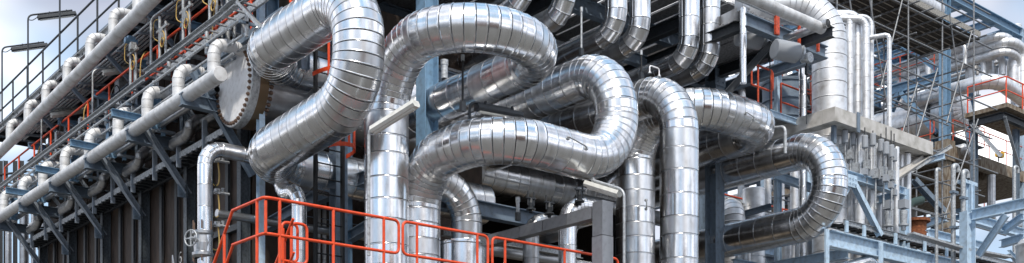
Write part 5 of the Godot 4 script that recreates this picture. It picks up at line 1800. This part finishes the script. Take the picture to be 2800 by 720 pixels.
	angle_bar(o, "brace", pc + Vector3(0.2, -0.5, -1.7), pc + Vector3(0.2, -2.2, -0.4), 0.14, M.galv)
	var r := thing("orange_railing", "orange railing round the concrete landing at the right edge", "railing", pc, "orange railings of the right-hand decks")
	railing(r, [pc + Vector3(0.1, 0, -1.8), pc + Vector3(0.1, 0, -0.1), pc + Vector3(3.0, 0, -0.1)], 1.15, 0.03, M.orange, 1.5)
	p = pc + Vector3(1.0, -1.3, -2.0)
	pipe("insulated_pipe", "clad pipe bending under the concrete landing", [p + BACK * 3.0, p, p + Vector3(0, -2.0, 0)], 0.34, 0.4, {"run": 0.5, "gore": 22.0, "sides": 20, "mat": M.clad_soft})
	# pipes in front of the concrete deck
	for q in [[2608, 452, 27.9, 0.12, "left of two cane-shaped grey vents before the concrete column"], [2635, 468, 27.9, 0.12, "right of two cane-shaped grey vents before the concrete column"]]:
		p = at(q[0], q[1], q[2])
		var b := Vector3(p.x, 2.0, p.z)
		var n := thing("vent_cane", q[4], "vent", b, "cane-shaped vents")
		bent_rod(n, "tube", [b, p, p + SIDE * 0.2 + Vector3(0, 0.02, 0), p + SIDE * 0.22 + Vector3(0, -0.14, 0)], 0.13, q[3] * 0.5, M.galv, 14)
		bar(n, "clamp", p + Vector3(-0.12, -0.7, 0.02), p + Vector3(0.14, -0.7, 0.02), 0.12, 0.06, M.slate)
		bar(n, "clamp", p + Vector3(-0.12, -1.6, 0.02), p + Vector3(0.14, -1.6, 0.02), 0.12, 0.06, M.slate)
	p = at(2562, 462, 28.5)
	bent_rod(thing("conduit", "thin white conduit left of the concrete column at right", "conduit", Vector3(p.x, 2.0, p.z)), "tube", [Vector3(p.x, 3.0, p.z), p, p + SIDE * 0.16], 0.1, 0.045, M.galv, 10)
	p = at(2775, 455, 38.0)
	bent_rod(thing("conduit", "white cane-shaped conduit at the right edge before the concrete deck", "conduit", Vector3(p.x, 2.0, p.z)), "tube", [Vector3(p.x, 4.0, p.z), p, p + SIDE * 0.25, p + SIDE * 0.26 + Vector3(0, -0.2, 0)], 0.15, 0.06, M.galv, 10)
	p = at(2712, 480, FARD + 1.5)
	pipe("insulated_pipe", "clad pipe hanging below the concrete deck", [p, p + Vector3(0, -2.2, 0), p + Vector3(2.6, -1.9, 0)], 0.36, 0.4, {"run": 0.7, "sides": 20, "mat": M.clad_old})
	i_frame_far(c, z)
	# rusty drums and the green pipe
	for q in [[2506, 640, 31.5, 0.34, "rust", "rust brown flanged drum beside the pale blue column"], [2440, 618, 31.0, 0.26, "rust", "smaller rusty drum left of the pale blue column"]]:
		p = at(q[0], q[1], q[2])
		o = thing("rusty_drum", q[5], "drum", p)
		s = Shape.new()
		s.lathe(p - Vector3(0, 0.3, 0), Vector3.UP, [[0, q[3] * 0.85], [0.62, q[3] * 0.85]], 24)
		part(o, "shell", s, M[q[4]])
		s = Shape.new()
		s.lathe(p - Vector3(0, 0.3, 0), Vector3.UP, [[0.62, 0.0], [0.621, q[3] * 1.15], [0.7, q[3] * 1.15], [0.701, 0.0]], 24)
		part(o, "flange", s, M.rust)
	p = at(2478, 560, 33.0)
	bent_rod(thing("green_pipe", "dark green bent pipe above the rusty drum", "pipe", p), "tube", [at(2478, 640, 33.0), p, at(2520, 548, 33.6)], 0.35, 0.13, M.green, 16)
	var brn := thing("tank", "dark brown tank deep behind the pale blue frame", "tank", at(2520, 640, 36.0))
	s = Shape.new()
	var bp := at(2520, 640, 36.0)
	s.lathe(Vector3(bp.x, 2.0, bp.z), Vector3.UP, [[0, 0.8], [6.4, 0.8], [6.7, 0.5], [6.8, 0.0]], 28)
	part(brn, "shell", s, M.rust)
	for q in [[2430, 600], [2472, 598]]:
		p = at(q[0], q[1], 28.0)
		o = thing("small_valve", "%s grey valve on the pale blue frame, below the hangers" % ("left" if q[0] == 2430 else "right"), "valve", p, "valves on the pale blue frame")
		s = Shape.new()
		s.lathe(p - Vector3(0, 0.3, 0), Vector3.UP, [[0, 0.06], [0.1, 0.06], [0.11, 0.13], [0.15, 0.13], [0.16, 0.08], [0.4, 0.1], [0.5, 0.1], [0.52, 0.04], [0.75, 0.04]], 16)
		part(o, "body", s, M.galv)
		s = Shape.new()
		s.box(p + Vector3(0.0, 0.36, 0), Vector3(0.22, 0.22, 0.2))
		part(o, "actuator", s, M.can)

func i_frame_far(c: Vector3, z: float) -> void:
	# steel inside the dark space under the concrete deck
	var o := thing("blue_steelwork", "blue braces in the dark space below the concrete deck", "steel frame", at(2530, 640, 38.0))
	i_beam(o, "brace", at(2500, 492, 40.0), at(2582, 580, 40.6), 0.22, 0.2, M.slate, Vector3(0, 0, 1))
	i_beam(o, "beam", at(2520, 618, 40.0), at(2590, 595, 39.0), 0.28, 0.2, M.blue)
	i_beam(o, "beam", at(2440, 466, 39.0), at(2585, 428, 38.0), 0.2, 0.16, M.blue)
	channel(o, "rail", at(2460, 490, 38.6), at(2604, 400, 38.0), 0.14, 0.05, M.galv)
	var r := at(2500, 700, 30.0)
	i_beam(o, "beam", at(2540, 640, 30.0), at(2690, 676, 31.4), 0.24, 0.2, M.blue)

func exchanger(label: String, end: Vector3, long: float, r: float) -> void:
	var o := thing("exchanger", label, "exchanger", end + BACK * long)
	var n := int(long / 0.9)
	for k in n:
		var s := Shape.new()
		var l := long / n
		s.lathe(end + BACK * (l * k), BACK, [[0, r], [l - 0.06, r], [l - 0.045, r + 0.014], [l - 0.02, r + 0.014], [l - 0.01, r - 0.02]], 32)
		part(o, "cladding_sheet", s, M.clad_soft[k % 2])
	for i in 24:
		var s := Shape.new()
		var prof := []
		for j in 6:
			var a := PI * 0.5 * j / 5.0
			prof.append([-0.45 * r * sin(a), r * cos(a)])
		var a0 := TAU * i / 24.0 + 0.012
		var a1 := TAU * (i + 1) / 24.0 - 0.012
		for j in 5:
			var q0: Array = prof[j]
			var q1: Array = prof[j + 1]
			var e0 := Vector3(cos(a0), sin(a0), 0)
			var e1 := Vector3(cos(a1), sin(a1), 0)
			var am := (e0 + e1).normalized()
			var lift := am * 0.012
			var o0 := end + BACK * float(q0[0])
			var o1 := end + BACK * float(q1[0])
			s.quad(o0 + e0 * q0[1], o0 + am * q0[1] + lift, o1 + am * q1[1] + lift, o1 + e0 * q1[1], am - BACK)
			s.quad(o0 + am * q0[1] + lift, o0 + e1 * q0[1], o1 + e1 * q1[1], o1 + am * q1[1] + lift, am - BACK)
		part(o, "head_gore", s, M.clad_soft[i % 2])
	var s := Shape.new()
	s.lathe(end + BACK * (1.1 * r), BACK, [[0, r], [0.001, r * 1.1], [0.16, r * 1.1], [0.161, r]], 32)
	part(o, "girth_flange", s, M.dark_steel)
	for f in [0.3, 0.8]:
		s = Shape.new()
		s.box(end + BACK * (long * f) - Vector3(0, r * 1.05, 0), Vector3(r * 1.3, r * 0.7, 0.25))
		part(o, "saddle", s, M.dark_steel)

func scaffold() -> void:
	var tip := at(2680, 106, 40.0)
	var long := 9.6
	var deep := 2.2
	var o := thing("scaffold", "tube scaffold with dark plank platform at the upper right", "scaffold", Vector3(tip.x, 0, tip.z))
	var u := -SIDE
	var w := BACK
	for r in 9:
		for k in 4:
			var s := Shape.new()
			var p := tip + w * (0.12 + 0.245 * r) + u * (long * (k + 0.5) / 4.0)
			s.box(p + Vector3(0, 0.012 * ((r + k) % 2), 0), Vector3(long / 4.0 + 0.12, 0.05, 0.205))
			part(o, "plank", s, M.plank)
	bar(o, "toe_board", tip + Vector3(0, 0.14, 0.03), tip + u * long + Vector3(0, 0.14, 0.03), 0.03, 0.2, M.plank_pale)
	for k in 11:
		rod(o, "transom", tip + u * (0.35 + 0.9 * k) + Vector3(0, -0.09, 0.45), tip + u * (0.35 + 0.9 * k) + Vector3(0, -0.09, 0) + w * (deep + 0.5), 0.03, M.scaffold_tube, 6)
	for s in 2:
		rod(o, "ledger", tip + w * (deep * s) + Vector3(0.9, -0.15, 0), tip + w * (deep * s) + u * (long + 0.8) + Vector3(0, -0.15, 0), 0.03, M.scaffold_tube, 6)
	# standards and ledgers below the platform
	for k in 5:
		for s in 2:
			var p := tip + u * (0.5 + 2.15 * k) + w * (deep * s) + Vector3(rng.randf_range(-0.1, 0.1), 0, rng.randf_range(-0.1, 0.1))
			rod(o, "standard", Vector3(p.x, 2.5, p.z), Vector3(p.x, p.y + rng.randf_range(0.4, 2.6), p.z), 0.032, M.scaffold_tube, 6)
	for lift in 7:
		var y := tip.y - 1.2 - 1.15 * lift
		for s in 2:
			var p := Vector3(tip.x, y + rng.randf_range(-0.1, 0.1), tip.z) + w * (deep * s)
			rod(o, "ledger", p + SIDE * rng.randf_range(0.3, 2.0), p + u * (long + 0.3), 0.028, M.scaffold_tube, 6)
		for k in 5:
			var p := Vector3(tip.x, y + 0.1, tip.z) + u * (0.5 + 2.15 * k)
			rod(o, "transom", p - w * 0.3, p + w * (deep + 0.4), 0.026, M.scaffold_tube, 6)
	for q in [[0.2, -3.0, 2.6, -7.0], [2.2, 0.3, 0.9, -4.4], [4.3, -2.6, 6.4, -6.8], [8.6, 0.2, 7.4, -4.2], [0.6, 0.2, 2.4, -3.6], [3.0, -1.8, 4.8, -5.4], [5.2, 0.1, 6.6, -3.4], [7.3, -0.2, 5.6, -5.6]]:
		rod(o, "brace", tip + u * q[0] + Vector3(0, q[1], 0.05), tip + u * q[2] + Vector3(0, q[3], 0.05), 0.028, M.scaffold_tube, 6)
	# guard rails above
	for y in [0.6, 1.1]:
		rod(o, "ledger", tip + Vector3(0.8, y, 0.0), tip + u * (long + 0.5) + Vector3(0, y, 0), 0.028, M.scaffold_tube, 6)
	# a covered duct lying behind the scaffold top
	var p := at(2540, 20, 42.5)
	pipe("insulated_pipe", "white clad duct lying on the scaffold at the top edge", [p - SIDE * 3.0, p + SIDE * 0.6], 0.7, 0.6, {"run": 0.6, "sides": 24, "cap1": true, "mat": M.clad_soft})

func far_left() -> void:
	var k := 0
	for q in [[22, 0.2, 36.0], [66, 0.26, 35.5], [90, 0.16, 36.5], [118, 0.22, 35.8], [136, 0.3, 36.0]]:
		var b := at(q[0], 720, q[2])
		pipe("riser_pipe", "%s clad riser beyond the far end of the brown wall" % ["first", "second", "third", "fourth", "fifth"][k], [Vector3(b.x, 0, b.z), Vector3(b.x, at(q[0], 585, q[2]).y + 0.2 * (k % 2), b.z)], q[1], 0.3, {"run": 0.6, "sides": 18, "cap1": true, "mat": M.clad_old, "group": "risers beyond the brown wall"})
		k += 1
	var o := thing("far_steelwork", "dark steel posts and cross bars beyond the left walkways", "steel frame", at(20, 720, 37.0))
	for px in [0, 14, 40, 58]:
		var b := at(px, 700, 37.0)
		i_beam(o, "post", Vector3(b.x, 0, b.z), Vector3(b.x, at(px, 440, 37.0).y, b.z), 0.14, 0.12, M.dark_steel)
	for y in [470, 520, 560]:
		rod(o, "cross_bar", at(-20, y + 10, 37.0), at(70, y, 37.0), 0.04, M.dark_steel)

# ---------------------------------------------------------------- open racks beyond, filling the gaps of the right half
func far_rack(called: String, label: String, lo: Vector3, hi: Vector3, levels: Array, nx: int, nz: int, steel: Material, pipes: int, seed_: int) -> void:
	rng.seed = seed_
	var o := thing(called, label, "pipe rack", Vector3(lo.x, 0, hi.z))
	var top: float = levels[-1]
	for i in nx:
		for j in nz:
			var x := lerpf(lo.x, hi.x, float(i) / (nx - 1))
			var z := lerpf(lo.z, hi.z, float(j) / (nz - 1))
			i_beam(o, "column", Vector3(x, 0, z), Vector3(x, top, z), 0.3, 0.28, steel, Vector3(1, 0, 0))
			if i < nx - 1 and (i + j) % 2 == 0:
				var x2 := lerpf(lo.x, hi.x, float(i + 1) / (nx - 1))
				var a: float = levels[(i + j) % (levels.size() - 1)]
				var b: float = levels[(i + j) % (levels.size() - 1) + 1]
				i_beam(o, "brace", Vector3(x, a, z), Vector3(x2, b, z), 0.16, 0.14, steel)
	for y in levels:
		for j in nz:
			var z := lerpf(lo.z, hi.z, float(j) / (nz - 1))
			i_beam(o, "beam", Vector3(lo.x, y, z), Vector3(hi.x, y, z), 0.32, 0.2, steel)
		for i in nx:
			var x := lerpf(lo.x, hi.x, float(i) / (nx - 1))
			i_beam(o, "beam", Vector3(x, y - 0.05, lo.z), Vector3(x, y - 0.05, hi.z), 0.28, 0.18, steel)
		# lines lying on the level, both ways
		for k in pipes:
			var r := rng.randf_range(0.07, 0.24)
			var m: Material = M.clad_soft[k % 2] if rng.randf() < 0.75 else M.clad_old[k % 2]
			var s := Shape.new()
			if k % 3 != 2:
				var x := rng.randf_range(lo.x + 0.4, hi.x - 0.4)
				var a := Vector3(x, y + 0.18 + r, hi.z - rng.randf_range(-0.5, 1.5))
				var b := Vector3(x, y + 0.18 + r, lo.z)
				s.sweep(rounded([Vector3(a.x, a.y - (2.0 if k % 2 == 0 else -1.8), a.z), a, b], r * 2.6), r, 16)
			else:
				var z := rng.randf_range(lo.z + 0.4, hi.z - 0.3)
				var a := Vector3(lo.x - 0.6, y + 0.25 + r, z)
				s.sweep(rounded([a, Vector3(hi.x - rng.randf_range(0.2, 2.0), a.y, z), Vector3(hi.x - 0.2, a.y + 1.8, z)], r * 2.6), r, 16)
			part(o, "pipe_run", s, m)
		# walkway strip with rail on the near side
		var s := Shape.new()
		s.box(Vector3((lo.x + hi.x) * 0.5, y + 0.2, hi.z + 0.45), Vector3(hi.x - lo.x, 0.06, 0.8))
		part(o, "walkway_strip", s, M.dark_steel)
		for h in [0.55, 1.1]:
			rod(o, "guard_rail", Vector3(lo.x, y + 0.2 + h, hi.z + 0.85), Vector3(hi.x, y + 0.2 + h, hi.z + 0.85), 0.03, M.orange_old, 6)
		var n := int((hi.x - lo.x) / 1.5)
		for i in n + 1:
			var x := lerpf(lo.x, hi.x, float(i) / n)
			rod(o, "rail_post", Vector3(x, y + 0.2, hi.z + 0.85), Vector3(x, y + 1.3, hi.z + 0.85), 0.03, M.orange_old, 6)
	# uprights
	for k in pipes * 2:
		var r := rng.randf_range(0.05, 0.17)
		var p := Vector3(rng.randf_range(lo.x, hi.x), 0, rng.randf_range(lo.z, hi.z + 0.6))
		var li := rng.randi() % (levels.size() - 1)
		rod(o, "upright_pipe", Vector3(p.x, levels[li] - 1.0, p.z), Vector3(p.x, levels[li + 1] + rng.randf_range(0.2, 1.4), p.z), r, M.clad_soft[k % 2], 12)

func racks() -> void:
	var a := at(2090, 700, 38.5)
	far_rack("far_pipe_rack", "dense pipe rack seen between the ring loop and the tall riser", Vector3(a.x - 3.4, 0, a.z - 7.0), Vector3(a.x + 3.2, 0, a.z), [7.2, 9.6, 12.2, 14.6, 16.8], 3, 3, M.slate, 6, 11)
	var b := at(2470, 700, 58.0)
	far_rack("far_pipe_rack", "far pipe rack seen through the scaffold tubes", Vector3(b.x - 4.5, 0, b.z - 7.0), Vector3(b.x + 7.0, 0, b.z), [9.0, 13.0, 16.6, 20.0, 23.6], 4, 3, M.blue_deep, 7, 12)
	rng.seed = 500
	# steelwork and lines under the hairpin
	var o := thing("low_steelwork", "pale blue posts and beams low beneath the hairpin pipe", "steel frame", at(2150, 720, 30.0))
	var m: Material = M.blue
	var p := at(2240, 690, 29.0)
	i_beam(o, "post", Vector3(p.x, 0, p.z), Vector3(p.x, at(2240, 640, 29.0).y, p.z), 0.16, 0.15, m)
	p = at(2010, 668, 32.0)
	i_beam(o, "beam", p, p + SIDE * 6.0, 0.26, 0.2, m)
	i_beam(o, "beam", p + SIDE * 1.0 - BACK * 0.2, p + SIDE * 1.0 + BACK * 3.0, 0.24, 0.18, m)
	i_beam(o, "beam", p + Vector3(0.4, -0.55, 0.8), p + Vector3(6.4, -0.55, 0.8), 0.24, 0.18, M.slate)
	i_beam(o, "brace", p + Vector3(1.0, -0.2, 0), p + Vector3(2.6, -1.8, 0), 0.14, 0.12, m)
	i_beam(o, "brace", p + Vector3(4.2, -0.2, 0), p + Vector3(2.6, -1.8, 0), 0.14, 0.12, m)
	for q in [[2040, 0.14], [2128, 0.1], [2150, 0.18], [2182, 0.08], [2226, 0.12], [2020, 0.1]]:
		p = at(q[0], 720, 31.0)
		rod(o, "upright_pipe", Vector3(p.x, 1.0, p.z), Vector3(p.x, at(q[0], 610 + int(q[0]) % 40, 31.0).y, p.z), q[1], M.clad_soft[0], 14)
	# junction boxes, valves and tubes among the risers under the concrete beam
	var names := ["first", "second", "third", "fourth", "fifth", "sixth", "seventh"]
	var k := 0
	for q in [[2306, 408], [2326, 424], [2342, 460], [2372, 452], [2396, 476], [2418, 470], [2440, 480]]:
		p = at(q[0], q[1], 27.8)
		o = thing("control_box", "%s small grey control box from the left among the pale risers" % names[k], "junction box", p, "control boxes among the pale risers")
		var s := Shape.new()
		s.box(p, Vector3(0.17, 0.24, 0.14), Basis(Vector3.UP, 0.25))
		part(o, "case", s, M.galv)
		rod(o, "conduit", p + Vector3(0, 0.1, 0), p + Vector3(0, 0.75, 0), 0.02, M.galv, 6)
		rod(o, "conduit", p - Vector3(0, 0.1, 0), p - Vector3(0.02, 0.9, 0), 0.025, M.galv, 6)
		k += 1
	k = 0
	for q in [[2292, 0.1], [2338, 0.07], [2370, 0.1], [2402, 0.12], [2418, 0.08], [2436, 0.1], [2466, 0.07], [2482, 0.1]]:
		p = at(q[0], 640, 29.6)
		o = thing("instrument_tube", "%s thin pale tube behind the risers under the concrete beam" % ["first", "second", "third", "fourth", "fifth", "sixth", "seventh", "eighth"][k], "tube", Vector3(p.x, 2, p.z), "thin tubes behind the pale risers")
		rod(o, "tube", Vector3(p.x, 2.0, p.z), Vector3(p.x, at(q[0], 350 + 0.36 * (q[0] - 2284), 29.6).y, p.z), q[1], M.clad_soft[k % 2], 12)
		k += 1
	# side lines on the far right floor
	o = thing("floor_pipework", "bundle of clad lines on the far right upper floor", "pipework", at(2680, 220, 52.0))
	for i in 9:
		p = at(2640 + 17 * i, 120 + 14 * (i % 4), 52.0 + 0.7 * (i % 3))
		var r: float = [0.1, 0.16, 0.08, 0.13, 0.19][i % 5]
		var s := Shape.new()
		s.sweep(rounded([p + BACK * 5.0, p, p + Vector3(0.0, -1.0 - 0.5 * (i % 3), 0.0)], r * 2.8), r, 16)
		part(o, "pipe_run", s, M.clad_soft[i % 2])

# ---------------------------------------------------------------- what stands behind the camera and is mirrored in the cladding
func neighbours() -> void:
	var c := EYE - ahead * 26.0 + across * 24.0
	var o := thing("control_building", "brown control building across the yard behind the viewer", "building", Vector3(c.x, 0, c.z))
	var b := Basis(Vector3.UP, TURN)
	var s := Shape.new()
	s.box(Vector3(c.x, 8.0, c.z), Vector3(18, 16, 10), b)
	part(o, "wall", s, M.rust)
	s = Shape.new()
	s.box(Vector3(c.x, 16.2, c.z), Vector3(18.6, 0.4, 10.6), b)
	part(o, "roof", s, M.concrete_old)
	for i in 6:
		for j in 4:
			s = Shape.new()
			s.box(Vector3(c.x, 2.4 + 3.6 * j, c.z) + b * Vector3(-7.5 + 3.0 * i, 0, -5.03), Vector3(1.6, 1.5, 0.1), b)
			part(o, "window", s, M.black)
	c = EYE - ahead * 20.0 - across * 27.0
	o = thing("storage_tank", "grey storage tank across the yard behind the viewer", "tank", Vector3(c.x, 0, c.z))
	for k in 5:
		s = Shape.new()
		s.lathe(Vector3(c.x, 2.8 * k, c.z), Vector3.UP, [[0, 6.0], [2.75, 6.0], [2.76, 6.04], [2.8, 6.04]], 48)
		part(o, "shell_course", s, M.can)
	s = Shape.new()
	s.lathe(Vector3(c.x, 14.0, c.z), Vector3.UP, [[0, 6.04], [0.1, 6.0], [1.0, 0.0]], 48)
	part(o, "roof", s, M.can)
